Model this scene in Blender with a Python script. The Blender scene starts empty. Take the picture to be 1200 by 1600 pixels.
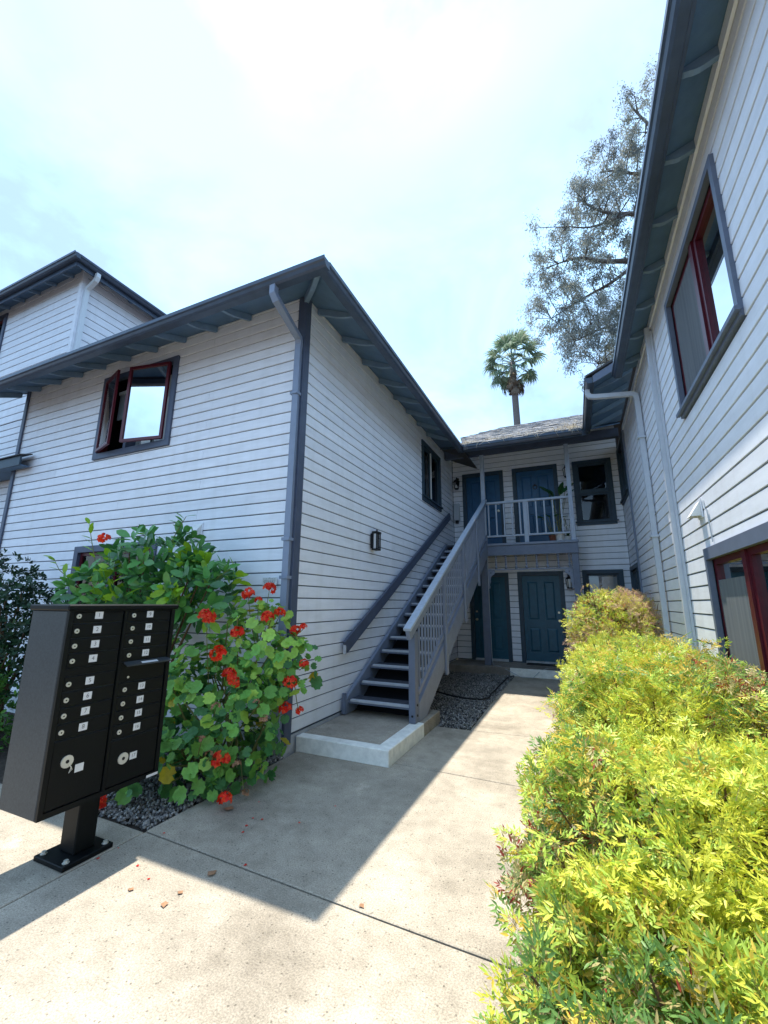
import bpy, math, random
import numpy as np
from mathutils import Vector, Matrix

RN = random.Random(11)
S = bpy.context.scene
COL = S.collection

# ------------------------------------------------------------------ camera
F_PX = 655.83                        # focal length in pixels of a 1200 px wide frame
yaw, pit, rol = -0.42314891, 0.21287075, 0.00639922
fw = Vector((math.sin(yaw) * math.cos(pit), math.cos(yaw) * math.cos(pit), math.sin(pit)))
rt = Vector((math.cos(yaw), -math.sin(yaw), 0))
up = rt.cross(fw)
rt, up = rt * math.cos(rol) + up * math.sin(rol), up * math.cos(rol) - rt * math.sin(rol)
cam_data = bpy.data.cameras.new("camera")
cam = bpy.data.objects.new("camera", cam_data)
COL.objects.link(cam)
cam.matrix_world = Matrix(((rt.x, up.x, -fw.x, 0), (rt.y, up.y, -fw.y, 0), (rt.z, up.z, -fw.z, 1.6), (0, 0, 0, 1)))
cam_data.sensor_fit = 'HORIZONTAL'
cam_data.sensor_width = 36
cam_data.lens = F_PX / 1200 * 36
cam_data.clip_start = 0.05
cam_data.clip_end = 2000
S.camera = cam

# ------------------------------------------------------------------ light
SUN_TRAVEL = Vector((0.86, -1.08, -5.30)).normalized()
ELEV = math.asin(-SUN_TRAVEL.z)
to_sun = -SUN_TRAVEL
world = bpy.data.worlds.new("World")
S.world = world
world.use_nodes = True
wn, wl = world.node_tree.nodes, world.node_tree.links
for n in list(wn):
    wn.remove(n)
out = wn.new('ShaderNodeOutputWorld')
sky = wn.new('ShaderNodeTexSky')
sky.sky_type = 'NISHITA'
sky.sun_disc = False
sky.sun_elevation = ELEV
sky.sun_rotation = math.atan2(to_sun.x, to_sun.y)
sky.air_density = 1.0
sky.dust_density = 1.2
sky.ozone_density = 1.0
bg = wn.new('ShaderNodeBackground')
bg.inputs['Strength'].default_value = 0.060
cloud = wn.new('ShaderNodeBackground')
cloud.inputs['Color'].default_value = (0.44, 0.74, 1.10, 1)
cloud.inputs['Strength'].default_value = 0.50
tc = wn.new('ShaderNodeTexCoord')
mp = wn.new('ShaderNodeMapping')
mp.inputs['Scale'].default_value = (1.0, 1.0, 1.7)
mp.inputs['Location'].default_value = (0.35, 0.2, 0.1)
nz = wn.new('ShaderNodeTexNoise')
nz.inputs['Scale'].default_value = 2.3
nz.inputs['Detail'].default_value = 7
nz.inputs['Roughness'].default_value = 0.55
nz.inputs['Distortion'].default_value = 0.35
rp = wn.new('ShaderNodeValToRGB')
rp.color_ramp.elements[0].position = 0.42
rp.color_ramp.elements[0].color = (0.20, 0.20, 0.20, 1)
rp.color_ramp.elements[1].position = 0.62
rp.color_ramp.elements[1].color = (1, 1, 1, 1)
mx = wn.new('ShaderNodeMixShader')
wl.new(tc.outputs['Generated'], mp.inputs['Vector'])
wl.new(mp.outputs['Vector'], nz.inputs['Vector'])
wl.new(nz.outputs['Fac'], rp.inputs['Fac'])
wl.new(sky.outputs['Color'], bg.inputs['Color'])
wl.new(rp.outputs['Color'], mx.inputs['Fac'])
wl.new(bg.outputs[0], mx.inputs[1])
wl.new(cloud.outputs[0], mx.inputs[2])
wl.new(mx.outputs[0], out.inputs['Surface'])

sd = bpy.data.lights.new("sun", 'SUN')
sd.energy = 2.0
sd.angle = math.radians(0.55)
sd.color = (1.0, 0.94, 0.82)
sun = bpy.data.objects.new("sun", sd)
COL.objects.link(sun)
sun.rotation_euler = SUN_TRAVEL.to_track_quat('-Z', 'Y').to_euler()
sun.location = (0, 0, 40)

S.view_settings.view_transform = 'Standard'
S.view_settings.look = 'None'
S.view_settings.exposure = 2.05
S.view_settings.gamma = 1
S.view_settings.use_curve_mapping = False
S.render.engine = 'CYCLES'
S.cycles.max_bounces = 8
S.cycles.transparent_max_bounces = 24
S.cycles.caustics_reflective = False
S.cycles.caustics_refractive = False


# ------------------------------------------------------------------ materials
def mat(name, col, rough=0.6, spec=0.3, noise=None, var=0.0, rand=0.0, bump=None, metal=0.0, trans=None, stretch=(1, 1, 1), streak=None):
    """Principled paint with optional colour noise (scale), per-object variation and fine bump (scale, strength)."""
    m = bpy.data.materials.new(name)
    m.use_nodes = True
    n, l = m.node_tree.nodes, m.node_tree.links
    p = n['Principled BSDF']
    p.inputs['Roughness'].default_value = rough
    p.inputs['Specular IOR Level'].default_value = spec
    p.inputs['Metallic'].default_value = metal
    src = None
    coord = n.new('ShaderNodeTexCoord')
    geo = n.new('ShaderNodeNewGeometry')
    mpn = n.new('ShaderNodeMapping')
    mpn.inputs['Scale'].default_value = stretch
    l.new(geo.outputs['Position'], mpn.inputs['Vector'])
    if noise:
        t = n.new('ShaderNodeTexNoise')
        t.inputs['Scale'].default_value = noise
        t.inputs['Detail'].default_value = 6
        t.inputs['Roughness'].default_value = 0.65
        l.new(mpn.outputs['Vector'], t.inputs['Vector'])
        r = n.new('ShaderNodeValToRGB')
        r.color_ramp.elements[0].position = 0.3
        r.color_ramp.elements[1].position = 0.7
        a = [max(0, c * (1 - var)) for c in col[:3]]
        b = [min(1, c * (1 + var)) for c in col[:3]]
        r.color_ramp.elements[0].color = (*a, 1)
        r.color_ramp.elements[1].color = (*b, 1)
        l.new(t.outputs['Fac'], r.inputs['Fac'])
        src = r.outputs['Color']
    else:
        rgb = n.new('ShaderNodeRGB')
        rgb.outputs[0].default_value = (*col[:3], 1)
        src = rgb.outputs[0]
    if streak:
        m2 = n.new('ShaderNodeMapping'); m2.inputs['Scale'].default_value = (7, 7, 0.5)
        l.new(geo.outputs['Position'], m2.inputs['Vector'])
        t2 = n.new('ShaderNodeTexNoise'); t2.inputs['Scale'].default_value = 1.0; t2.inputs['Detail'].default_value = 7
        l.new(m2.outputs['Vector'], t2.inputs['Vector'])
        r2 = n.new('ShaderNodeValToRGB')
        r2.color_ramp.elements[0].position = 0.34; r2.color_ramp.elements[0].color = (1 - streak, 1 - streak * 1.05, 1 - streak * 1.2, 1)
        r2.color_ramp.elements[1].position = 0.52; r2.color_ramp.elements[1].color = (1, 1, 1, 1)
        l.new(t2.outputs['Fac'], r2.inputs['Fac'])
        mm = n.new('ShaderNodeMix'); mm.data_type = 'RGBA'; mm.blend_type = 'MULTIPLY'; mm.inputs['Factor'].default_value = 1
        l.new(src, mm.inputs['A']); l.new(r2.outputs['Color'], mm.inputs['B'])
        src = mm.outputs['Result']
    if rand:
        oi = n.new('ShaderNodeObjectInfo')
        mr = n.new('ShaderNodeMapRange')
        mr.inputs['To Min'].default_value = 1 - rand
        mr.inputs['To Max'].default_value = 1 + rand
        l.new(oi.outputs['Random'], mr.inputs['Value'])
        hs = n.new('ShaderNodeHueSaturation')
        l.new(mr.outputs['Result'], hs.inputs['Value'])
        l.new(src, hs.inputs['Color'])
        src = hs.outputs['Color']
    l.new(src, p.inputs['Base Color'])
    if bump:
        tb = n.new('ShaderNodeTexNoise')
        tb.inputs['Scale'].default_value = bump[0]
        tb.inputs['Detail'].default_value = 4
        l.new(mpn.outputs['Vector'], tb.inputs['Vector'])
        bn = n.new('ShaderNodeBump')
        bn.inputs['Strength'].default_value = bump[1]
        bn.inputs['Distance'].default_value = 0.01
        l.new(tb.outputs['Fac'], bn.inputs['Height'])
        l.new(bn.outputs['Normal'], p.inputs['Normal'])
    if trans:
        tr = n.new('ShaderNodeBsdfTranslucent')
        l.new(src, tr.inputs['Color'])
        ms = n.new('ShaderNodeMixShader')
        ms.inputs['Fac'].default_value = trans
        l.new(p.outputs[0], ms.inputs[1])
        l.new(tr.outputs[0], ms.inputs[2])
        l.new(ms.outputs[0], n['Material Output'].inputs['Surface'])
    return m


def concrete(name, col, speck=0.5, fine=1.0):
    """Exposed-aggregate concrete: broad stains, sandy grain and small dark pits."""
    m = bpy.data.materials.new(name)
    m.use_nodes = True
    n, l = m.node_tree.nodes, m.node_tree.links
    p = n['Principled BSDF']
    p.inputs['Roughness'].default_value = 0.85
    p.inputs['Specular IOR Level'].default_value = 0.25
    geo = n.new('ShaderNodeNewGeometry')

    def tex(scale, det=5, rough=0.6):
        t = n.new('ShaderNodeTexNoise')
        t.inputs['Scale'].default_value = scale
        t.inputs['Detail'].default_value = det
        t.inputs['Roughness'].default_value = rough
        l.new(geo.outputs['Position'], t.inputs['Vector'])
        return t.outputs['Fac']

    def ramp(fac, p0, c0, p1, c1):
        r = n.new('ShaderNodeValToRGB')
        r.color_ramp.elements[0].position = p0
        r.color_ramp.elements[0].color = (*c0, 1)
        r.color_ramp.elements[1].position = p1
        r.color_ramp.elements[1].color = (*c1, 1)
        l.new(fac, r.inputs['Fac'])
        return r.outputs['Color']

    def mul(a, b, f=1.0):
        x = n.new('ShaderNodeMix')
        x.data_type = 'RGBA'
        x.blend_type = 'MULTIPLY'
        x.inputs['Factor'].default_value = f
        l.new(a, x.inputs['A'])
        l.new(b, x.inputs['B'])
        return x.outputs['Result']

    big = ramp(tex(1.4, 7, 0.62), 0.32, [c * 0.74 for c in col], 0.66, [c * 1.14 for c in col])
    mid = ramp(tex(9, 5), 0.3, (0.84, 0.84, 0.83), 0.7, (1.06, 1.06, 1.06))
    grain = ramp(tex(110 * fine, 4, 0.8), 0.36, (0.58, 0.58, 0.58), 0.62, (1.16, 1.16, 1.16))
    v = n.new('ShaderNodeTexVoronoi')
    v.inputs['Scale'].default_value = 40
    l.new(geo.outputs['Position'], v.inputs['Vector'])
    # only some of the cells hold a pit
    sep = n.new('ShaderNodeSeparateColor')
    l.new(v.outputs['Color'], sep.inputs['Color'])
    gt = n.new('ShaderNodeMath'); gt.operation = 'GREATER_THAN'; gt.inputs[1].default_value = 0.36
    l.new(sep.outputs[0], gt.inputs[0])
    sub = n.new('ShaderNodeMath'); sub.operation = 'ADD'
    l.new(v.outputs['Distance'], sub.inputs[0])
    l.new(gt.outputs[0], sub.inputs[1])
    pit = ramp(sub.outputs[0], 0.14, (1 - speck,) * 3, 0.26, (1, 1, 1))
    stain = ramp(tex(0.75, 9, 0.68), 0.36, (0.70, 0.69, 0.68), 0.50, (1, 1, 1))
    pale = ramp(tex(2.3, 7, 0.6), 0.64, (1, 1, 1), 0.71, (1.28, 1.28, 1.30))
    c = mul(mul(mul(mul(mul(big, mid), grain), pit), stain), pale)
    l.new(c, p.inputs['Base Color'])
    bn = n.new('ShaderNodeBump')
    bn.inputs['Strength'].default_value = 0.35
    bn.inputs['Distance'].default_value = 0.004
    l.new(tex(120 * fine, 4, 0.7), bn.inputs['Height'])
    l.new(bn.outputs['Normal'], p.inputs['Normal'])
    return m


def glass(name, tint=(1, 1, 1), base=0.10, ior=1.5):
    m = bpy.data.materials.new(name)
    m.use_nodes = True
    n, l = m.node_tree.nodes, m.node_tree.links
    for x in list(n):
        if x.type == 'BSDF_PRINCIPLED':
            n.remove(x)
    fr = n.new('ShaderNodeFresnel'); fr.inputs['IOR'].default_value = ior
    ad = n.new('ShaderNodeMath'); ad.operation = 'ADD'; ad.inputs[1].default_value = base
    ad.use_clamp = True
    gl = n.new('ShaderNodeBsdfGlossy'); gl.inputs['Roughness'].default_value = 0.02
    tr = n.new('ShaderNodeBsdfTransparent'); tr.inputs['Color'].default_value = (*tint, 1)
    ms = n.new('ShaderNodeMixShader')
    l.new(fr.outputs[0], ad.inputs[0])
    l.new(ad.outputs[0], ms.inputs['Fac'])
    l.new(tr.outputs[0], ms.inputs[1])
    l.new(gl.outputs[0], ms.inputs[2])
    l.new(ms.outputs[0], n['Material Output'].inputs['Surface'])
    return m


M = {}
M['siding'] = mat('siding_paint', (0.78, 0.79, 0.84), 0.55, 0.35, noise=2.2, var=0.07, rand=0.035, bump=(60, 0.10), stretch=(1, 1, 6), streak=0.045)
M['groove'] = mat('joint_shadow_paint', (0.075, 0.09, 0.12), 0.8)  # dark backing colour paints in the shade of the siding gaps
M['trim'] = mat('slate_trim_paint', (0.075, 0.092, 0.140), 0.5, 0.35, noise=7, var=0.12, bump=(40, 0.1))
M['trim_light'] = mat('grey_blue_paint', (0.19, 0.22, 0.29), 0.5, 0.35, noise=7, var=0.1)
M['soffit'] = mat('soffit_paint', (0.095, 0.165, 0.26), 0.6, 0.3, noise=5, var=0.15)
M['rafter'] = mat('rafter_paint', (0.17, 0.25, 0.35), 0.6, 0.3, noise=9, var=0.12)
M['gutter'] = mat('gutter_paint', (0.042, 0.062, 0.10), 0.35, 0.5, noise=6, var=0.2)
M['downspout'] = mat('downspout_paint', (0.21, 0.25, 0.34), 0.4, 0.45, noise=6, var=0.06)
M['shingle'] = mat('shingle', (0.30, 0.29, 0.29), 0.9, 0.1, noise=3, var=0.35, bump=(80, 0.5))
M['roofing'] = mat('roof_felt', (0.08, 0.08, 0.085), 0.9, 0.1)
M['door'] = mat('teal_door_paint', (0.011, 0.082, 0.13), 0.4, 0.4, noise=8, var=0.15)
M['door_blue'] = mat('blue_door_paint', (0.022, 0.095, 0.20), 0.4, 0.4, noise=8, var=0.15)
M['casing'] = mat('door_casing_paint', (0.035, 0.06, 0.085), 0.5, 0.35, noise=8, var=0.15)
M['red'] = mat('maroon_sash_paint', (0.085, 0.006, 0.014), 0.4, 0.4, noise=20, var=0.2)
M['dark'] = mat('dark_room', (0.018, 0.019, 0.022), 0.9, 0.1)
M['curtain'] = mat('grey_curtain', (0.48, 0.49, 0.49), 0.9, 0.05, noise=4, var=0.25, stretch=(9, 9, 0.3))
M['blind'] = mat('grey_blind', (0.30, 0.31, 0.32), 0.8, 0.1)
M['white'] = mat('white_paint', (0.72, 0.72, 0.70), 0.6, 0.3, noise=14, var=0.08)
M['worn_white'] = mat('worn_white_paint', (0.83, 0.82, 0.77), 0.75, 0.2, noise=9, var=0.16, bump=(60, 0.2))
M['glass'] = glass('window_glass', (0.92, 0.95, 0.95), 0.06)
M['glass_clear'] = glass('clear_window_glass', (0.9, 0.92, 0.92), 0.03, 1.2)
M['glass_dark'] = glass('dim_window_glass', (0.35, 0.4, 0.42), 0.02)
M['glass_sash'] = glass('sash_glass', (0.9, 0.95, 0.98), 0.18)
M['slab'] = concrete('walk_concrete', (0.455, 0.40, 0.325), 0.5)
M['slab_old'] = concrete('entry_concrete', (0.33, 0.29, 0.25), 0.35)
M['pad'] = concrete('pad_concrete', (0.42, 0.37, 0.31), 0.3)
M['joint'] = mat('joint_dirt', (0.035, 0.032, 0.03), 0.95, 0.05, noise=40, var=0.4)
M['soil'] = mat('soil', (0.06, 0.05, 0.042), 0.95, 0.05, noise=20, var=0.4, bump=(50, 0.6))
M['stone1'] = mat('gravel_grey', (0.21, 0.205, 0.20), 0.85, 0.2, noise=60, var=0.4)
M['stone2'] = mat('gravel_pale', (0.38, 0.37, 0.355), 0.85, 0.2, noise=60, var=0.3)
M['stone3'] = mat('gravel_dark', (0.085, 0.083, 0.083), 0.85, 0.2, noise=60, var=0.3)
M['foundation'] = mat('foundation', (0.45, 0.46, 0.48), 0.8, 0.2, noise=6, var=0.2)
M['tread'] = mat('tread_paint', (0.055, 0.06, 0.078), 0.75, 0.2, noise=25, var=0.3)
M['nosing'] = mat('pale_nosing', (0.46, 0.49, 0.54), 0.5, 0.3, noise=20, var=0.1)
M['black'] = mat('black_powder_coat', (0.0022, 0.0038, 0.0048), 0.5, 0.22, noise=70, var=0.25)
M['black_side'] = mat('dark_powder_coat', (0.036, 0.043, 0.049), 0.5, 0.35, noise=90, var=0.3, bump=(140, 0.06))
M['metal'] = mat('lock_steel', (0.62, 0.62, 0.56), 0.35, 0.5, metal=0.35)
M['brass'] = mat('brass', (0.55, 0.5, 0.38), 0.3, 0.5, metal=0.6)
M['label'] = mat('label_paper', (0.68, 0.70, 0.72), 0.6, 0.3)
M['ink'] = mat('label_ink', (0.12, 0.125, 0.14), 0.7, 0.2)
M['iron'] = mat('black_iron', (0.008, 0.008, 0.010), 0.45, 0.4)
M['lampglass'] = mat('frosted_lamp_glass', (0.78, 0.80, 0.82), 0.3, 0.5)
M['plastic'] = mat('grey_plastic', (0.42, 0.45, 0.49), 0.5, 0.4)
M['rubber'] = mat('black_rubber', (0.012, 0.012, 0.013), 0.6, 0.3)
M['terracotta'] = mat('terracotta', (0.20, 0.075, 0.045), 0.8, 0.2, noise=30, var=0.2)
M['bark'] = mat('grey_bark', (0.17, 0.145, 0.135), 0.9, 0.1, noise=9, var=0.4, stretch=(3, 3, 0.6))
M['palm_bark'] = mat('palm_bark', (0.20, 0.17, 0.16), 0.9, 0.1, noise=14, var=0.4, stretch=(1, 1, 3))
M['stem_green'] = mat('green_stem', (0.16, 0.17, 0.06), 0.7, 0.2)
M['stem_brown'] = mat('brown_stem', (0.12, 0.075, 0.045), 0.8, 0.15)
M['screen'] = mat('insect_screen', (0.155, 0.165, 0.175), 0.95, 0.02, noise=2.2, var=0.16, stretch=(9, 9, 0.25))
M['straw'] = mat('dry_needles', (0.50, 0.43, 0.32), 0.9, 0.1, noise=30, var=0.3)


def leafmat(name, col, tr=0.35, rough=0.45, spec=0.35, rand=0.14):
    return mat(name, col, rough, spec, rand=rand, trans=tr, noise=40, var=0.14)


M['nan_yel'] = leafmat('nandina_yellow_green', (0.66, 0.67, 0.09))
M['nan_lime'] = leafmat('nandina_lime', (0.45, 0.60, 0.10))
M['nan_grn'] = leafmat('nandina_green', (0.19, 0.35, 0.09))
M['nan_gold'] = leafmat('nandina_gold', (0.70, 0.52, 0.09))
M['nan_tan'] = leafmat('nandina_tan', (0.50, 0.42, 0.18))
M['nan_red'] = leafmat('nandina_red', (0.34, 0.055, 0.035))
M['nan_pink'] = leafmat('nandina_bronze', (0.52, 0.34, 0.25))
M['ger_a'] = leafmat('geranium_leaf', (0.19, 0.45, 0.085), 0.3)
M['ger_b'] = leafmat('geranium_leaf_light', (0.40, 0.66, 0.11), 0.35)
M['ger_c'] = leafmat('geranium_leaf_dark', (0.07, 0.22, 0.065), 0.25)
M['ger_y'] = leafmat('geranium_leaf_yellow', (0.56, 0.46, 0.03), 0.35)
M['petal'] = leafmat('red_petal', (0.80, 0.022, 0.012), 0.35, 0.5)
M['petal2'] = leafmat('orange_red_petal', (0.88, 0.085, 0.02), 0.35, 0.5)
M['dead'] = mat('dead_flower', (0.30, 0.17, 0.10), 0.9, 0.1, noise=30, var=0.3)
M['hib_a'] = leafmat('glossy_leaf', (0.095, 0.29, 0.065), 0.25, 0.3, 0.5)
M['hib_b'] = leafmat('glossy_leaf_dark', (0.05, 0.16, 0.055), 0.2, 0.3, 0.5)
M['hib_c'] = leafmat('glossy_leaf_new', (0.30, 0.52, 0.03), 0.35, 0.35, 0.5)
M['dk_a'] = leafmat('dark_leaf', (0.018, 0.055, 0.022), 0.2)
M['dk_b'] = leafmat('darker_leaf', (0.010, 0.030, 0.014), 0.2)
M['pit_a'] = leafmat('pittosporum_leaf', (0.10, 0.26, 0.04), 0.3)
M['pit_b'] = leafmat('pittosporum_leaf_dark', (0.05, 0.15, 0.03), 0.3)
M['euc_a'] = leafmat('eucalyptus_leaf', (0.30, 0.32, 0.29), 0.3, 0.6, 0.15)
M['euc_b'] = leafmat('eucalyptus_leaf_olive', (0.33, 0.33, 0.26), 0.3, 0.6, 0.15)
M['euc_c'] = leafmat('eucalyptus_leaf_dark', (0.18, 0.20, 0.20), 0.3, 0.6, 0.15)
M['palm_a'] = leafmat('palm_leaf', (0.21, 0.30, 0.20), 0.35, 0.6, 0.15)
M['palm_b'] = leafmat('palm_leaf_pale', (0.36, 0.42, 0.33), 0.35, 0.6, 0.15)
M['palm_d'] = mat('dead_palm_leaf', (0.24, 0.19, 0.15), 0.9, 0.1, noise=10, var=0.3)
M['pot_leaf'] = leafmat('houseplant_leaf', (0.025, 0.10, 0.03), 0.25)


# ------------------------------------------------------------------ helpers
def wloc(o):
    v = Vector((0, 0, 0))
    while o is not None:
        v += o.location
        o = o.parent
    return v


def tag(o, label=None, cat=None, group=None, kind=None):
    if label: o['label'] = label
    if cat: o['category'] = cat
    if group: o['group'] = group
    if kind: o['kind'] = kind
    return o


def thing(name, loc, label=None, cat=None, group=None, kind=None):
    o = bpy.data.objects.new(name, None)
    COL.objects.link(o)
    o.location = loc
    o.empty_display_size = 0.2
    return tag(o, label, cat, group, kind)


def place(name, mesh, parent=None, loc=(0, 0, 0), rot=None, scale=None):
    """An object at a world position under a parent (parents never carry rotation)."""
    o = bpy.data.objects.new(name, mesh)
    COL.objects.link(o)
    o.parent = parent
    o.location = Vector(loc) - (wloc(parent) if parent else Vector((0, 0, 0)))
    if rot is not None:
        if hasattr(rot, 'to_euler'):
            rot = rot.to_euler()
        o.rotation_euler = rot
    if scale is not None:
        o.scale = scale if hasattr(scale, '__len__') else (scale,) * 3
    return o


class MB:
    """Collects shapes in world coordinates and links them as ONE mesh object."""

    def __init__(self):
        self.v, self.f, self.mi, self.mats = [], [], [], []
        self.m = 0

    def use(self, m):
        if m not in self.mats:
            self.mats.append(m)
        self.m = self.mats.index(m)
        return self

    def add(self, vs, fs):
        b = len(self.v)
        self.v += [tuple(x) for x in vs]
        self.f += [tuple(i + b for i in f) for f in fs]
        self.mi += [self.m] * len(fs)
        return self

    def box(self, a, b):
        x0, x1 = sorted((a[0], b[0])); y0, y1 = sorted((a[1], b[1])); z0, z1 = sorted((a[2], b[2]))
        v = [(x0, y0, z0), (x1, y0, z0), (x1, y1, z0), (x0, y1, z0), (x0, y0, z1), (x1, y0, z1), (x1, y1, z1), (x0, y1, z1)]
        return self.add(v, [(0, 3, 2, 1), (4, 5, 6, 7), (0, 1, 5, 4), (1, 2, 6, 5), (2, 3, 7, 6), (3, 0, 4, 7)])

    def bbox(self, a, b, c=0.006):
        """Box with chamfered edges."""
        lo = [min(a[i], b[i]) for i in range(3)]; hi = [max(a[i], b[i]) for i in range(3)]
        c = min(c, *[(hi[i] - lo[i]) * 0.45 for i in range(3)])
        vs, idx = [], {}
        for sx in (0, 1):
            for sy in (0, 1):
                for sz in (0, 1):
                    s = (sx, sy, sz)
                    for ax in range(3):
                        p = [(hi[i] if s[i] else lo[i]) if i == ax else ((hi[i] - c) if s[i] else (lo[i] + c)) for i in range(3)]
                        idx[(s, ax)] = len(vs)
                        vs.append(p)
        fs = []
        cen = [(lo[i] + hi[i]) / 2 for i in range(3)]

        def face(l):
            pts = [Vector(vs[i]) for i in l]
            nrm = (pts[1] - pts[0]).cross(pts[2] - pts[0])
            mid = sum(pts, Vector()) / len(pts) - Vector(cen)
            fs.append(tuple(l if nrm.dot(mid) > 0 else l[::-1]))
        for ax in range(3):
            o1, o2 = [i for i in range(3) if i != ax]
            for sgn in (0, 1):
                l = []
                for (p, q) in ((0, 0), (1, 0), (1, 1), (0, 1)):
                    s = [0, 0, 0]; s[ax] = sgn; s[o1] = p; s[o2] = q
                    l.append(idx[(tuple(s), ax)])
                face(l)
            for p in (0, 1):
                for q in (0, 1):
                    s0 = [0, 0, 0]; s1 = [0, 0, 0]
                    s0[o1] = s1[o1] = p; s0[o2] = s1[o2] = q; s0[ax] = 0; s1[ax] = 1
                    face([idx[(tuple(s0), o1)], idx[(tuple(s1), o1)], idx[(tuple(s1), o2)], idx[(tuple(s0), o2)]])
        for sx in (0, 1):
            for sy in (0, 1):
                for sz in (0, 1):
                    face([idx[((sx, sy, sz), k)] for k in range(3)])
        return self.add(vs, fs)

    def prism(self, poly, d0, d1):
        """poly: list of 3D points (planar); extruded from poly+d0 to poly+d1."""
        n = len(poly)
        a = [tuple(Vector(p) + Vector(d0)) for p in poly]
        b = [tuple(Vector(p) + Vector(d1)) for p in poly]
        fs = [tuple(range(n))[::-1], tuple(range(n, 2 * n))] + [(i, (i + 1) % n, n + (i + 1) % n, n + i) for i in range(n)]
        return self.add(a + b, fs)

    def beam(self, p, q, w, h, upv=(0, 0, 1)):
        """Rectangular bar between p and q, w sideways, h along up."""
        p, q = Vector(p), Vector(q)
        d = (q - p).normalized()
        s = d.cross(Vector(upv)).normalized()
        u = s.cross(d).normalized()
        vs = []
        for c in (p, q):
            for (i, j) in ((-1, -1), (1, -1), (1, 1), (-1, 1)):
                vs.append(c + s * (w / 2 * i) + u * (h / 2 * j))
        return self.add(vs, [(0, 3, 2, 1), (4, 5, 6, 7), (0, 1, 5, 4), (1, 2, 6, 5), (2, 3, 7, 6), (3, 0, 4, 7)])

    def tube(self, pts, r, n=8, caps=True, square=False, rx=None):
        pts = [Vector(p) for p in pts]
        if not hasattr(r, '__len__'):
            r = [r] * len(pts)
        t0 = (pts[1] - pts[0]).normalized()
        a = Vector((0, 0, 1)) if abs(t0.z) < 0.9 else Vector((1, 0, 0))
        u = (a - t0 * a.dot(t0)).normalized()
        vs, fs = [], []
        for i, p in enumerate(pts):
            if i == 0: t = t0
            elif i == len(pts) - 1: t = (pts[i] - pts[i - 1]).normalized()
            else: t = ((pts[i + 1] - pts[i]).normalized() + (pts[i] - pts[i - 1]).normalized()).normalized()
            u = (u - t * u.dot(t))
            u = u.normalized() if u.length > 1e-6 else t.orthogonal().normalized()
            w = t.cross(u)
            k = 1.0
            if 0 < i < len(pts) - 1 and square:
                c = (pts[i + 1] - pts[i]).normalized().dot((pts[i] - pts[i - 1]).normalized())
                k = 1.0 / max(0.5, math.sqrt((1 + c) / 2))
            for j in range(n):
                an = 2 * math.pi * (j + (0.5 if square else 0)) / n
                f2 = (rx if rx else 1.0)
                vs.append(p + u * (math.cos(an) * r[i] * k) + w * (math.sin(an) * r[i] * f2))
        for i in range(len(pts) - 1):
            for j in range(n):
                fs.append((i * n + j, i * n + (j + 1) % n, (i + 1) * n + (j + 1) % n, (i + 1) * n + j))
        if caps:
            fs.append(tuple(range(n))[::-1])
            fs.append(tuple(range((len(pts) - 1) * n, len(pts) * n)))
        return self.add(vs, fs)

    def lathe(self, prof, c, n=12):
        """prof: list of (r, z) about the vertical through c."""
        vs, fs = [], []
        for (r, z) in prof:
            for j in range(n):
                a = 2 * math.pi * j / n
                vs.append((c[0] + r * math.cos(a), c[1] + r * math.sin(a), c[2] + z))
        for i in range(len(prof) - 1):
            for j in range(n):
                fs.append((i * n + j, i * n + (j + 1) % n, (i + 1) * n + (j + 1) % n, (i + 1) * n + j))
        fs.append(tuple(range(n))[::-1])
        fs.append(tuple(range((len(prof) - 1) * n, len(prof) * n)))
        return self.add(vs, fs)

    def mesh(self, name):
        me = bpy.data.meshes.new(name)
        me.from_pydata([tuple(p) for p in self.v], [], self.f)
        for m in self.mats:
            me.materials.append(m)
        if len(self.mats) > 1:
            me.polygons.foreach_set('material_index', self.mi)
        me.update()
        return me

    def build(self, name, parent=None, smooth=False):
        me = self.mesh(name)
        if smooth:
            me.shade_smooth()
        return place(name, me, parent)


def mb(m):
    return MB().use(M[m])


class Frame:
    """A wall's own axes: a along the wall, d outward from the face of its boards, z up."""

    def __init__(self, axis, plane, sign):
        self.axis, self.plane, self.sign = axis, plane, sign

    def p(self, a, d, z):
        return (a, self.plane + self.sign * d, z) if self.axis == 'x' else (self.plane + self.sign * d, a, z)

    def box(self, m, a0, a1, d0, d1, z0, z1, bev=0.0):
        if bev:
            return m.bbox(self.p(a0, d0, z0), self.p(a1, d1, z1), bev)
        return m.box(self.p(a0, d0, z0), self.p(a1, d1, z1))

    def quad(self, m, a0, a1, d, z0, z1):
        return m.add([self.p(a0, d, z0), self.p(a1, d, z0), self.p(a1, d, z1), self.p(a0, d, z1)], [(0, 1, 2, 3)])

    def disc(self, m, a, d, z, r, n=16, th=0.004, rz=None):
        rz = rz or r
        vs = [self.p(a + r * math.cos(2 * math.pi * i / n), d, z + rz * math.sin(2 * math.pi * i / n)) for i in range(n)]
        vs += [self.p(a + r * math.cos(2 * math.pi * i / n), d + th, z + rz * math.sin(2 * math.pi * i / n)) for i in range(n)]
        return m.add(vs, [tuple(range(n)), tuple(range(n, 2 * n))] + [(i, (i + 1) % n, n + (i + 1) % n, n + i) for i in range(n)])


BOARD_CACHE = {}


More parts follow.
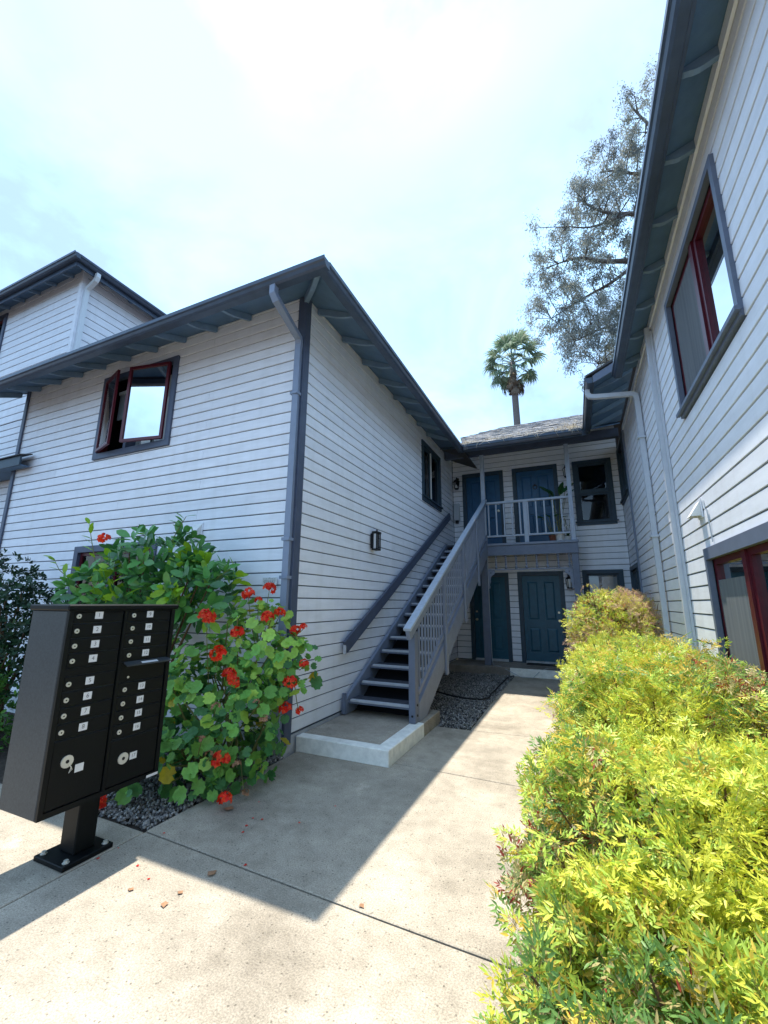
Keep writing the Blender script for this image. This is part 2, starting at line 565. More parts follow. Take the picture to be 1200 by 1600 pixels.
def board_mesh(L, h):
    """One siding board along local +X, outward = local -Y: bevelled lower edge, slight lap."""
    key = (round(L, 3), round(h, 3))
    if key not in BOARD_CACHE:
        pr = [(0, 0.0), (0.015, 0.0), (0.018, 0.003), (0.0145, h - 0.003), (0.011, h), (0, h)]
        vs = [(0, -d, z) for d, z in pr] + [(L, -d, z) for d, z in pr]
        n = len(pr)
        fs = [(i, (i + 1) % n, n + (i + 1) % n, n + i) for i in range(n)] + [tuple(range(n))[::-1], tuple(range(n, 2 * n))]
        me = bpy.data.meshes.new('siding_board')
        me.from_pydata(vs, [], fs)
        me.materials.append(M['siding'])
        me.update()
        BOARD_CACHE[key] = me
    return BOARD_CACHE[key]


GAP = 0.013


def wall(b, fr, a0, a1, z0, z1, opens=(), e=0.146, zbase=None, th=0.12, joints=(), ext=(0, 0)):
    """Backing wall with real openings plus every siding board as a part of building b."""
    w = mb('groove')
    zs = sorted({z0, z1, *[min(max(z, z0), z1) for o in opens for z in o[2:4]]})
    for i in range(len(zs) - 1):
        za, zb = zs[i], zs[i + 1]
        if zb - za < 1e-4: continue
        segs = [(a0 - ext[0], a1 + ext[1])]
        for o in opens:
            if o[2] < zb - 1e-4 and o[3] > za + 1e-4:
                ns = []
                for s in segs:
                    if o[0] > s[0]: ns.append((s[0], min(s[1], o[0])))
                    if o[1] < s[1]: ns.append((max(s[0], o[1]), s[1]))
                segs = [s for s in ns if s[1] - s[0] > 1e-3]
        for s in segs:
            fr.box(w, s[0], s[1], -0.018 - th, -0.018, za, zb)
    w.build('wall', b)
    zb = z0 if zbase is None else zbase
    ang = {('x', -1): 0, ('x', 1): math.pi, ('y', 1): math.pi / 2, ('y', -1): -math.pi / 2}[(fr.axis, fr.sign)]
    while zb < z1 - 0.02:
        zt = min(zb + e, z1)
        lo = max(zb, z0) + GAP
        pieces = [(a0, a1, lo, zt)]
        for o in opens:
            np_ = []
            for (s0, s1, p, q) in pieces:
                if o[2] >= q - 1e-4 or o[3] <= p + 1e-4 or o[0] >= s1 or o[1] <= s0:
                    np_.append((s0, s1, p, q)); continue
                if o[0] > s0: np_.append((s0, o[0], p, q))
                if o[1] < s1: np_.append((o[1], s1, p, q))
                m0, m1 = max(s0, o[0]), min(s1, o[1])
                if o[2] > p + 0.015: np_.append((m0, m1, p, o[2]))
                if o[3] < q - 0.015: np_.append((m0, m1, o[3], q))
            pieces = np_
        for (s0, s1, p, q) in pieces:
            if s1 - s0 < 0.02 or q - p < 0.012: continue
            cuts = [s0] + [j for j in joints if s0 + 0.3 < j < s1 - 0.3 and (int(zb * 1000) % 3 == joints.index(j) % 3)] + [s1]
            for c0, c1 in zip(cuts[:-1], cuts[1:]):
                L = c1 - c0 - (0.005 if c1 != s1 else 0)
                start = c0 if ang in (0, math.pi / 2) else c1
                place('siding_board', board_mesh(L, q - p), b, fr.p(start, -0.018, p), (0, 0, ang))
        zb += e
    return


def casing(b, fr, a0, a1, z0, z1, w=0.10, d=0.028, m='trim', sill=True, name='window', head=None):
    t = mb(m)
    h = head or w
    fr.box(t, a0, a0 + w, -0.02, d, z0 + (w if sill is not None else 0), z1 - h)
    fr.box(t, a1 - w, a1, -0.02, d, z0 + (w if sill is not None else 0), z1 - h)
    fr.box(t, a0, a1, -0.02, d, z1 - h, z1)
    if sill is not None:
        fr.box(t, a0, a1, -0.02, d, z0, z0 + w)
    o = t.build(name, b)
    if sill:
        s = mb(m)
        fr.box(s, a0 - 0.035, a1 + 0.035, d, d + 0.035, z0 + w - 0.03, z0 + w + 0.004)
        s.build('sill', o)
    return o


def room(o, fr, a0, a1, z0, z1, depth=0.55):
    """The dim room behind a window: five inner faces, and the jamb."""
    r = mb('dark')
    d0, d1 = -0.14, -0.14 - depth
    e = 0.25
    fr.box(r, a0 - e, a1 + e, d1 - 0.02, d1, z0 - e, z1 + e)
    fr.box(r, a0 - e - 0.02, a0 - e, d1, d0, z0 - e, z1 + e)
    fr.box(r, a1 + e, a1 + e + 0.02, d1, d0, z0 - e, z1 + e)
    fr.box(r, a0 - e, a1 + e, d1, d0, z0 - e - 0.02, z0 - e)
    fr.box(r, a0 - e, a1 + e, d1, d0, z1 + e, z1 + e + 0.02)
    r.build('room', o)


def sash(o, fr, a0, a1, z0, z1, d0=-0.06, d1=-0.02, w=0.05, m='red', g='glass'):
    s = mb(m)
    fr.box(s, a0, a0 + w, d0, d1, z0, z1)
    fr.box(s, a1 - w, a1, d0, d1, z0, z1)
    fr.box(s, a0 + w, a1 - w, d0, d1, z0, z0 + w)
    fr.box(s, a0 + w, a1 - w, d0, d1, z1 - w, z1)
    s.build('sash', o)
    p = mb(g)
    fr.quad(p, a0 + w, a1 - w, (d0 + d1) / 2, z0 + w, z1 - w)
    p.build('pane', o)


def drape(o, fr, a0, a1, z0, z1, d=-0.16, m='curtain', amp=0.018, n=26):
    c = mb(m)
    vs, fs = [], []
    for i in range(n + 1):
        a = a0 + (a1 - a0) * i / n
        dd = d + amp * math.sin(i * 1.9) + amp * 0.5 * math.sin(i * 0.77)
        vs += [fr.p(a, dd, z0), fr.p(a, dd, z1)]
    for i in range(n):
        fs.append((2 * i, 2 * i + 2, 2 * i + 3, 2 * i + 1))
    c.add(vs, fs)
    return c.build('curtain', o)


LF = Frame('x', 4.04, -1)      # front of the left house
RF = Frame('y', -2.98, 1)      # its side, over the stairs
BK = Frame('x', 11.43, -1)     # back of the court
RW = Frame('y', 1.22, -1)      # right-hand house
TL = Frame('x', 4.34, -1)      # tall house, front
TR = Frame('y', -8.95, 1)      # tall house, side

# ================================================================== ground
g = mb('soil')
g.add([(-400, -400, -0.10), (400, -400, -0.10), (400, 400, -0.10), (-400, 400, -0.10)], [(0, 1, 2, 3)])
tag(g.build('ground'), kind='structure')

walk = tag(thing('walkway', (-1.2, 3, 0)), kind='structure')
base = mb('joint')
base.box((-7.0, -3, -0.09), (-2.94, 2.42, -0.014))
base.box((-2.94, -3, -0.09), (0.1, 5.83, -0.014))
base.box((-1.46, 5.83, -0.09), (0.1, 10.4, -0.014))
base.build('joint_bed', walk)


def slab(poly, m='slab', dz=0.0):
    t = mb(m)
    n = len(poly)
    c = Vector((sum(p[0] for p in poly) / n, sum(p[1] for p in poly) / n))
    inner = []
    for p in poly:
        v = c - Vector(p)
        inner.append(Vector(p) + v.normalized() * 0.008)
    vs = [(p[0], p[1], -0.09) for p in poly] + [(p[0], p[1], dz - 0.004) for p in poly] + [(p[0], p[1], dz) for p in inner]
    fs = [(i, (i + 1) % n, n + (i + 1) % n, n + i) for i in range(n)]
    fs += [(n + i, n + (i + 1) % n, 2 * n + (i + 1) % n, 2 * n + i) for i in range(n)]
    fs.append(tuple(range(2 * n, 3 * n)))
    t.add(vs, fs)
    return t.build('concrete_slab', walk)


G2 = 0.006
slab([(-2.93 + G2, -2.9), (0.08, -2.9), (0.08, 2.30 - G2), (-1.03, 2.335 - G2), (-2.93 + G2, 2.412 - G2)])
slab([(-6.9, -2.9), (-2.93 - G2, -2.9), (-2.93 - G2, 2.40), (-6.9, 2.44)])
slab([(-2.935, 2.415 + G2), (-1.03, 2.335 + G2), (0.08, 2.30 + G2), (0.08, 4.30 - G2), (-0.42, 4.32 - G2), (-1.84, 4.36 - G2), (-2.935, 4.30 - G2)])
slab([(-1.838, 4.36 + G2), (-0.42, 4.32 + G2), (0.08, 4.30 + G2), (0.08, 5.89 - G2), (-0.68, 5.87 - G2), (-1.38, 5.83 - G2), (-1.84, 5.82 - G2)])
slab([(-1.385, 5.83 + G2), (-0.68, 5.87 + G2), (0.08, 5.89 + G2), (0.08, 10.37), (-1.46, 10.37)])

# entry slab under the balcony, with its worn white step edge
es = thing('entry_slab', (-1, 11, 0)); tag(es, kind='structure')
t = mb('slab_old'); t.bbox((-2.96, 10.38, -0.1), (1.2, 11.42, 0.17), 0.012); t.build('slab', es)
t = mb('worn_white'); t.box((-1.5, 10.340, -0.05), (0.25, 10.379, 0.1725)); t.build('painted_edge', es)

# raised pad at the foot of the stairs
pd = thing('stair_pad', (-2.4, 4.9, 0)); tag(pd, kind='structure')
t = mb('pad'); t.box((-2.955, 4.36, -0.1), (-2.00, 5.62, 0.148)); t.build('pad_top', pd)
t = mb('worn_white')
t.bbox((-2.955, 4.225, -0.09), (-1.835, 4.36, 0.155), 0.008)
t.build('painted_curb', pd)
t = mb('worn_white'); t.bbox((-2.00, 4.362, -0.09), (-1.838, 5.33, 0.153), 0.008); t.build('painted_curb', pd)
t = mb('pad'); t.bbox((-2.00, 5.333, -0.09), (-1.842, 6.02, 0.150), 0.008); t.build('bare_curb', pd)


def gravel(name, area, count, zmax, seed, size=(0.010, 0.022)):
    """Loose stones: an eight-sided pebble each, joined (nobody could count them)."""
    r = np.random.default_rng(seed)
    x0, x1, y0, y1 = area
    base = np.array([(1, 0, 0), (0, 1, 0), (-1, 0, 0), (0, -1, 0), (0, 0, 1), (0, 0, -1)], float)
    tri = np.array([(0, 1, 4), (1, 2, 4), (2, 3, 4), (3, 0, 4), (1, 0, 5), (2, 1, 5), (3, 2, 5), (0, 3, 5)])
    P = np.stack([r.uniform(x0, x1, count), r.uniform(y0, y1, count), r.uniform(-0.02, zmax, count)], 1)
    s = r.uniform(*size, (count, 1, 1)) * r.uniform(0.6, 1.2, (count, 1, 3))
    jit = base[None] * s * r.uniform(0.75, 1.25, (count, 6, 1))
    a = r.uniform(0, 6.283, count); b = r.uniform(-0.7, 0.7, count)
    ca, sa, cb, sb = np.cos(a), np.sin(a), np.cos(b), np.sin(b)
    Rm = np.zeros((count, 3, 3))
    Rm[:, 0, 0] = ca; Rm[:, 0, 1] = -sa * cb; Rm[:, 0, 2] = sa * sb
    Rm[:, 1, 0] = sa; Rm[:, 1, 1] = ca * cb; Rm[:, 1, 2] = -ca * sb
    Rm[:, 2, 1] = sb; Rm[:, 2, 2] = cb
    V = np.einsum('nij,nkj->nki', Rm, jit) + P[:, None]
    T = tri[None] + (np.arange(count) * 6)[:, None, None]
    return np_mesh(name, V.reshape(-1, 3), T.reshape(-1, 3), [M['stone1'], M['stone2'], M['stone3']], np.repeat(r.choice(3, count, p=[0.5, 0.26, 0.24]), 8))


def np_mesh(name, V, T, mats, mi):
    me = bpy.data.meshes.new(name)
    nv, nt = len(V), len(T)
    k = T.shape[1]
    me.vertices.add(nv)
    me.vertices.foreach_set('co', V.astype(np.float32).ravel())
    me.loops.add(nt * k)
    me.loops.foreach_set('vertex_index', T.astype(np.int32).ravel())
    me.polygons.add(nt)
    me.polygons.foreach_set('loop_start', np.arange(0, nt * k, k, dtype=np.int32))
    for m in mats:
        me.materials.append(m)
    me.polygons.foreach_set('material_index', mi.astype(np.int32))
    me.update(calc_edges=True)
    me.validate()
    return me


gb = mb('soil'); gb.box((-2.97, 5.62, -0.095), (-1.4, 10.37, -0.022)); tag(gb.build('soil_bed'), kind='structure')
o = place('gravel', gravel('gravel', (-2.96, -1.40, 5.86, 10.35), 17000, 0.012, 3, (0.008, 0.019))); tag(o, 'grey gravel spread beneath the stairs beside the walk', 'gravel', kind='stuff')
gb = mb('soil'); gb.box((-7.0, 2.43, -0.095), (-2.945, 4.03, -0.022)); tag(gb.build('planting_bed'), kind='structure')
o = place('gravel', gravel('gravel', (-4.6, -2.95, 2.44, 4.0), 9000, 0.012, 4, (0.009, 0.021))); tag(o, 'dark grey gravel under the red geranium behind the mailbox', 'gravel', kind='stuff')

# ================================================================== left house
lh = thing('apartment_house', (-6, 6, 0), 'grey clapboard two storey house with the open maroon casement and hipped eave corner', 'house')
M['ds_right'] = mat('grey_downspout', (0.52, 0.55, 0.61), 0.4, 0.45, noise=6, var=0.06)
M['trim_mid'] = mat('slate_blue_paint', (0.13, 0.155, 0.215), 0.5, 0.35, noise=7, var=0.1)
ZB = 0.181
LFW = (-7.08, -5.305, 3.86, 5.325)
LFL = (-7.15, -5.30, 0.97, 2.43)
RFW = (8.70, 10.14, 3.87, 5.31)
wall(lh, LF, -9.44, -2.99, 0.17, 5.63, [LFW, LFL], zbase=ZB, joints=(-8.1, -4.6, -6.3))
wall(lh, RF, 4.05, 11.41, 0.17, 5.63, [RFW], zbase=ZB, ext=(0, 0.3), joints=(6.9, 9.1, 7.9))
t = mb('foundation'); t.box((-9.44, 4.045, -0.1), (-2.985, 4.2, 0.168)); t.box((-3.1, 4.2, -0.1), (-2.985, 11.4, 0.168)); t.build('foundation', lh)
t = mb('trim'); t.bbox((-3.075, 4.010, 0.10), (-2.954, 4.034, 5.60), 0.003); t.bbox((-2.979, 4.036, 0.10), (-2.955, 4.135, 5.60), 0.003); t.build('corner_board', lh)
t = mb('trim'); t.bbox((-9.475, 4.008, 0.1), (-9.385, 4.034, 5.60), 0.003); t.build('corner_board', lh)

# upstairs casement, both sashes swung out
w = casing(lh, LF, *LFW, w=0.095, d=0.03, m='trim', sill=False)
w['label'] = 'maroon casement window with both sashes swung open'
room(w, LF, -6.98, -5.40, 3.96, 5.23)
mu = mb('trim'); LF.box(mu, -6.345, -6.285, -0.139, 0.024, 3.955, 5.23); mu.build('mullion', w)
jb = mb('red'); LF.box(jb, -6.983, -6.955, -0.12, 0.0, 3.956, 5.229); LF.box(jb, -5.43, -5.402, -0.12, 0.0, 3.956, 5.229); jb.build('jamb', w)


def swung(o, hinge, width, z0, z1, ang, sgn, m='red'):
    """A casement sash turned about its vertical hinge: sgn +1 opens from the left hinge, -1 from the right."""
    ca, sa = math.cos(ang), math.sin(ang)

    def P(u, v, z):     # u along the sash from the hinge, v its thickness outward
        return (hinge[0] + sgn * (u * ca) + sgn * v * sa * -1, hinge[1] - u * sa - v * ca, z)

    def bar(u0, u1, za, zb, v0=0.0, v1=0.035):
        vs = [P(u, v, z) for z in (za, zb) for (u, v) in ((u0, v0), (u1, v0), (u1, v1), (u0, v1))]
        return vs, [(0, 3, 2, 1), (4, 5, 6, 7), (0, 1, 5, 4), (1, 2, 6, 5), (2, 3, 7, 6), (3, 0, 4, 7)]
    k = mb(m)
    ww = 0.045
    for a in ((0, ww, z0, z1), (width - ww, width, z0, z1), (ww, width - ww, z0, z0 + ww), (ww, width - ww, z1 - ww, z1)):
        k.add(*bar(*a))
    s = k.build('sash', o)
    gl = mb('glass_sash')
    gl.add([P(ww, 0.018, z0 + ww), P(width - ww, 0.018, z0 + ww), P(width - ww, 0.018, z1 - ww), P(ww, 0.018, z1 - ww)], [(0, 1, 2, 3)])
    gl.build('pane', o)
    return s


swung(w, (-5.43, 4.008), 0.745, 3.965, 5.225, math.radians(11), -1)
sl = swung(w, (-6.955, 4.008), 0.60, 3.965, 5.225, math.radians(17), 1)
bl = mb('blind'); LF.box(bl, -6.94, -6.35, -0.2, -0.19, 4.62, 5.1); LF.box(bl, -5.98, -5.45, -0.2, -0.19, 4.0, 5.2); bl.build('blind', w)
bl = mb('white'); LF.box(bl, -6.95, -6.35, -0.21, -0.17, 5.08, 5.14); bl.build('blind_rail', w)
drape(w, LF, -6.62, -6.36, 3.9, 4.7, -0.26)
drape(w, LF, -6.02, -5.82, 3.96, 5.225, -0.05, m='white', amp=0.010)
drape(w, LF, -5.80, -5.42, 3.96, 4.75, -0.10, m='curtain', amp=0.010)

# downstairs window behind the shrub
w = casing(lh, LF, *LFL, w=0.095, d=0.03, m='trim', sill=True)
room(w, LF, -7.05, -5.40, 1.07, 2.33)
mu = mb('trim'); LF.box(mu, -6.26, -6.20, -0.139, 0.024, 1.066, 2.334); mu.build('mullion', w)
sash(w, LF, -7.054, -6.26, 1.066, 2.334, g='glass_dark'); sash(w, LF, -6.20, -5.396, 1.066, 2.334, g='glass_dark')

# window over the stairs
w = casing(lh, RF, *RFW, w=0.11, d=0.03, m='casing', sill=True)
room(w, RF, 8.81, 10.03, 3.98, 5.2)
mu = mb('white'); RF.box(mu, 9.39, 9.43, -0.1, 0.0, 3.982, 5.198); mu.build('mullion', w)
sash(w, RF, 8.812, 9.39, 3.982, 5.198, m='casing', w=0.04); sash(w, RF, 9.43, 10.028, 3.982, 5.198, m='casing', w=0.04)
drape(w, RF, 9.42, 9.75, 3.98, 5.2, -0.16, m='white', amp=0.01)

# eaves: hipped, open rafters
SO = lambda o: 5.62 - 0.46 * o
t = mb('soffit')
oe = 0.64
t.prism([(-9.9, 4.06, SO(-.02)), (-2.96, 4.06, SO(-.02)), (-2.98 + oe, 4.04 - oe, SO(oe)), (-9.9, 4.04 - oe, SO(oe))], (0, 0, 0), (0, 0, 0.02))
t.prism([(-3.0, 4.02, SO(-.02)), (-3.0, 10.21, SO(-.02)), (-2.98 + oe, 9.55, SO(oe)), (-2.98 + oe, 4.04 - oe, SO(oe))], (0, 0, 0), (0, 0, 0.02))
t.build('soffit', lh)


def rafter(b, inner, outer, w=0.042, h=0.095):
    """A rafter tail under the sheathing, its end cut to a shallow curve."""
    p, q = Vector(inner), Vector(outer)
    d = q - p
    s = Vector((-d.y, d.x, 0)).normalized() * (w / 2)
    prof = [(0, 0), (1, 0), (1, -0.35), (0.93, -0.5), (0.82, -0.62), (0.68, -0.85), (0.5, -1), (0, -1)]
    pts = [p + d * a + Vector((0, 0, -0.004 + h * c)) for a, c in prof]
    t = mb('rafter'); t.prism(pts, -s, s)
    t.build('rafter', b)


x = -3.92
while x > -9.8:
    rafter(lh, (x, 4.02, SO(0.02)), (x, 4.04 - 0.62, SO(0.62))); x -= 0.64
y = 4.30
while y < 9.6:
    rafter(lh, (-2.96, y, SO(0.02)), (-2.98 + 0.62, y, SO(0.62))); y += 0.675
rafter(lh, (-2.97, 4.03, SO(0.01)), (-2.98 + 0.6, 4.04 - 0.6, SO(0.6)), 0.06, 0.10)
t = mb('gutter'); t.box((-9.9, 3.375, 5.195), (-2.316, 3.399, 5.285)); t.build('fascia', lh)
t = mb('gutter'); t.box((-2.34, 3.40, 5.195), (-2.316, 9.62, 5.285)); t.build('fascia', lh)
GP = [(0, 5.190), (0.065, 5.190), (0.085, 5.21), (0.10, 5.242), (0.118, 5.255), (0.118, 5.302), (0.106, 5.302), (0.106, 5.288), (0, 5.288)]
t = mb('gutter'); t.prism([(-9.9, 3.373 - a, z) for a, z in GP], (0, 0, 0), (9.9 - 2.198, 0, 0)); t.build('gutter', lh)
t = mb('gutter'); t.prism([(-2.314 + a, 3.373, z) for a, z in GP], (0, 0, 0), (0, 6.15, 0)); t.build('gutter', lh)
t = mb('roofing')
t.prism([(-9.9, 3.33, 5.315), (-2.27, 3.33, 5.315), (-5.27, 6.33, 6.70), (-9.9, 6.33, 6.70)], (0, 0, 0), (0, 0, 0.03))
t.prism([(-2.265, 3.34, 5.315), (-2.265, 12.5, 5.315), (-5.265, 12.5, 6.70), (-5.265, 6.34, 6.70)], (0, 0, 0), (0, 0, 0.03))
t.build('roof', lh)

# downspout beside the corner board
t = mb('downspout')
t.tube([(-2.92, 3.325, 5.20), (-2.92, 3.325, 5.10), (-2.90, 3.36, 5.03), (-2.99, 3.93, 4.92), (-3.005, 3.965, 4.86), (-3.012, 3.968, 4.75), (-3.02, 3.968, 0.12)], 0.052, 4, square=True)
ds = t.build('downspout', lh)
for z in (4.15, 2.30, 1.86, 0.9):
    k = mb('downspout'); k.box((-3.072, 3.918, z), (-2.966, 4.015, z + 0.035)); k.build('strap', ds)

# ================================================================== rear house
rh = thing('apartment_house', (-0.9, 12.5, 0), 'shaded clapboard house at the end of the court with two floors of teal doors', 'house')
UD1 = (-2.70, -1.57, 3.04, 5.19); UD2 = (-1.33, -0.19, 3.04, 5.19); UW = (0.17, 1.06, 3.51, 5.19)
LD1 = (-2.60, -1.57, 0.17, 2.39); LD2 = (-1.35, -0.25, 0.17, 2.40); LW = (0.18, 1.06, 0.9, 2.41)
wall(rh, BK, -2.975, 1.215, 0.165, 6.1, [UD1, UD2, UW, LD1, LD2, LW], zbase=ZB, ext=(0.02, 0.02))


def door(b, fr, a0, a1, z0, z1, m, cm='casing', knob_left=False, mids=None, w=0.10, kind=4):
    c = mb(m)
    ia, ib, zt = a0 + w, a1 - w, z1 - w
    zb_ = z0 + 0.05
    fr.box(c, ia + 0.003, ib - 0.003, -0.075, -0.05, zb_, zt - 0.003)
    W = ib - ia
    st = 0.105
    mid = (ia + ib) / 2
    za = zb_ + 0.2; zm0 = z0 + 0.86; zm1 = zm0 + 0.16; ztop = zt - 0.13
    for (p, q, r, s) in ((ia + .003, ia + st, zb_, zt - .003), (ib - st, ib - .003, zb_, zt - .003), (mid - st / 2, mid + st / 2, za, ztop),
                         (ia + st, ib - st, zb_, za), (ia + st, ib - st, ztop, zt - .003)):
        fr.box(c, p, q, -0.05, -0.034, r, s)
    for (p, q) in ((ia + st, mid - st / 2), (mid + st / 2, ib - st)):
        fr.box(c, p, q, -0.05, -0.034, zm0, zm1)
    d = c.build('door', b)
    for (p, q) in ((ia + st, mid - st / 2), (mid + st / 2, ib - st)):
        for (r, s) in ((za, zm0), (zm1, ztop)):
            k = mb(m)
            i = 0.03
            vs = [fr.p(p + i, -0.049, r + i), fr.p(q - i, -0.049, r + i), fr.p(q - i, -0.049, s - i), fr.p(p + i, -0.049, s - i)]
            j = 0.06
            vs += [fr.p(p + j, -0.036, r + j), fr.p(q - j, -0.036, r + j), fr.p(q - j, -0.036, s - j), fr.p(p + j, -0.036, s - j)]
            k.add(vs, [(0, 1, 5, 4), (1, 2, 6, 5), (2, 3, 7, 6), (3, 0, 4, 7), (4, 5, 6, 7)])
            k.build('panel', d)
    t = mb(cm)
    fr.box(t, a0, ia, -0.139, 0.026, z0, zt); fr.box(t, ib, a1, -0.139, 0.026, z0, zt); fr.box(t, a0, a1, -0.139, 0.026, zt, z1)
    t.build('door_frame', d)
    t = mb('foundation'); fr.box(t, ia, ib, -0.12, 0.03, z0, z0 + 0.045); t.build('threshold', d)
    ka = ia + 0.065 if knob_left else ib - 0.065
    k = mb('brass')
    kz = z0 + 1.02
    fr.disc(k, ka, -0.033, kz, 0.032, 12, 0.008)
    fr.disc(k, ka, -0.025, kz, 0.012, 8, 0.03)
    fr.disc(k, ka, 0.004, kz, 0.030, 12, 0.026)
    k.build('knob', d)
    k = mb('brass'); fr.disc(k, ka, -0.033, kz + 0.2, 0.026, 12, 0.016); k.build('deadbolt', d)
    return d


door(rh, BK, *UD1, 'door_blue'); d2 = door(rh, BK, *UD2, 'door_blue')
door(rh, BK, *LD1, 'door', knob_left=True); door(rh, BK, *LD2, 'door')
# ring knocker on the upper right door
k = mb('iron')
k.tube([BK.p(-0.765 + 0.05 * math.sin(2 * math.pi * i / 16), -0.022, 4.63 + 0.055 * math.cos(2 * math.pi * i / 16)) for i in range(17)], 0.011, 6, caps=False)
BK.disc(k, -0.765, -0.034, 4.68, 0.03, 10, 0.02)
k.build('knocker', d2)
w = casing(rh, BK, *UW, w=0.095, d=0.028, m='casing', sill=True)
room(w, BK, 0.27, 0.96, 3.61, 5.09)
t = mb('casing'); BK.box(t, 0.266, 0.964, -0.09, -0.01, 4.33, 4.38); t.build('meeting_rail', w)
sash(w, BK, 0.266, 0.964, 3.606, 4.33, -0.07, -0.04, 0.05, 'casing', 'glass_dark'); sash(w, BK, 0.266, 0.964, 4.38, 5.094, -0.05, -0.02, 0.05, 'casing', 'glass_dark')
w = casing(rh, BK, *LW, w=0.095, d=0.028, m='casing', sill=True)
room(w, BK, 0.28, 0.96, 1.0, 2.31)
sash(w, BK, 0.276, 0.964, 0.996, 2.314, -0.06, -0.03, 0.045, 'casing', 'glass')
bl = mb('blind'); BK.box(bl, 0.29, 0.54, -0.11, -0.10, 1.02, 2.25); BK.box(bl, 0.60, 0.95, -0.11, -0.10, 1.02, 2.25); bl.build('blind', w)

# its roof: gutter, shingle courses, header beam
rf = mb('roofing')
YE, ZE, PT = 9.50, 5.315, 0.51
RZ = lambda y: ZE + PT * (y - YE)
rf.prism([(-2.2, YE, ZE), (0.42, YE, ZE), (2.2, YE + 1.78, RZ(YE + 1.78)), (2.2, 13, RZ(13)), (-1.70, 13, RZ(13)), (-2.70, 11.37, RZ(11.37))], (0, 0, 0), (0, 0, 0.02))
rf.prism([(2.2, 13.0, RZ(13)), (-1.7, 13, RZ(13)), (-1.7, 16.5, ZE), (2.2, 16.5, ZE)], (0, 0, 0), (0, 0, 0.02))
roof = rf.build('roof', rh)
sh = mb('shingle')
yy = YE - 0.03
rr = random.Random(5)
row = 0
while yy < 12.95:
    xl = -2.22 - max(0, min(yy - YE, 1.87)) * 0.257 + max(0, yy - 11.37) * 0.613
    xr = 0.42 + max(0, yy - YE) * 1.0
    xx = xl + (0.12 if row % 2 else 0)
    while xx < min(xr, 1.6):
        ww = rr.uniform(0.19, 0.27)
        x1 = min(xx + ww - 0.012, xr)
        zz = RZ(yy) + 0.034 + rr.uniform(0, 0.012)
        L = 0.24
        th = 0.016
        if x1 - xx > 0.05:
            y0 = yy + rr.uniform(-0.015, 0.015)
            vs = [(xx, y0, zz), (x1, y0, zz + rr.uniform(-.006, .006)), (x1, y0 + L, zz + PT * L - 0.018), (xx, y0 + L, zz + PT * L - 0.018)]
            vs += [(a, b, c - th) for a, b, c in vs]
            sh.add(vs, [(0, 1, 2, 3), (7, 6, 5, 4), (0, 4, 5, 1), (1, 5, 6, 2), (2, 6, 7, 3), (3, 7, 4, 0)])
        xx += ww
    yy += 0.185
    row += 1
o = sh.build('shingles', roof); o['kind'] = 'stuff'
rr = random.Random(9)
nd = mb('straw')
for i in range(260):
    x = rr.uniform(-2.25, 0.4) if rr.random() < 0.55 else (rr.gauss(0.22, 0.16) if rr.random() < 0.75 else rr.gauss(-2.1, 0.1))
    y = YE + rr.uniform(-0.12, 0.1) if rr.random() < 0.75 else YE + rr.uniform(0, 1.4)
    z = max(RZ(y) + 0.06, 5.31)
    L = rr.uniform(0.07, 0.19)
    a = rr.uniform(0, 6.28)
    if y < YE - 0.02:
        e = rr.uniform(-1.4, 0.5)
    else:
        e = rr.uniform(-0.2, 0.5)
    d = Vector((math.cos(a) * math.cos(e), math.sin(a) * math.cos(e) - (0.3 if y < YE else 0), math.sin(e))) * L
    p = Vector((x, y, z))
    nd.tube([p, p + d * 0.5 + Vector((0, 0, 0.012)), p + d], [0.0035, 0.0035, 0.002], 3, caps=False)
o = nd.build('dry_needles', roof); o['kind'] = 'stuff'
t = mb('gutter'); t.box((-2.30, 9.545, 5.17), (0.50, 9.57, 5.30)); t.build('fascia', rh)
t = mb('gutter'); t.prism([(-2.195, 9.543 - a, z) for a, z in GP], (0, 0, 0), (2.59, 0, 0)); t.build('gutter', rh)
t = mb('soffit'); t.prism([(-2.36, 9.57, 5.29), (0.60, 9.57, 5.29), (1.21, 10.18, 5.57), (1.21, 11.42, 6.14), (-2.97, 11.42, 6.14), (-2.97, 10.18, 5.57)], (0, 0, 0), (0, 0, 0.02)); t.build('soffit', rh)
t = mb('trim'); t.bbox((-2.96, 10.53, 5.40), (1.20, 10.66, 5.62), 0.005); t.build('header_beam', rh)

# ================================================================== right house
gh = thing('apartment_house', (4, 5, 0), 'sunlit clapboard house along the hedge with maroon windows and a long dark eave', 'house')
RWU = (3.335, 5.165, 3.56, 4.96); RWL = (3.335, 5.12, 0.75, 2.14)
FWU = (9.98, 11.36, 3.93, 5.32); FWL = (9.98, 11.36, 0.95, 2.44)
wall(gh, RW, -4.0, 11.41, 0.165, 5.42, [RWU, RWL, FWU, FWL], zbase=ZB, ext=(0, 0.3), joints=(1.9, 5.6, 8.3))
t = mb('foundation'); t.box((1.225, -4, -0.1), (1.35, 11.4, 0.163)); t.build('foundation', gh)
t = mb('siding'); RW.box(t, -4.0, 9.8, 0.003, 0.026, 5.262, 5.362); t.build('frieze_board', gh)
t = mb('trim_light'); RW.box(t, 9.83, 9.92, 0.003, 0.03, 0.17, 5.36); t.build('corner_board', gh)
t = mb('ds_right'); t.tube([(1.17, 6.09, 5.28), (1.17, 6.09, 0.1)], 0.040, 4, square=True); RW.box(t, 6.03, 6.06, 0.003, 0.03, 0.2, 5.2); t.build('downspout', gh)
t = mb('ds_right')
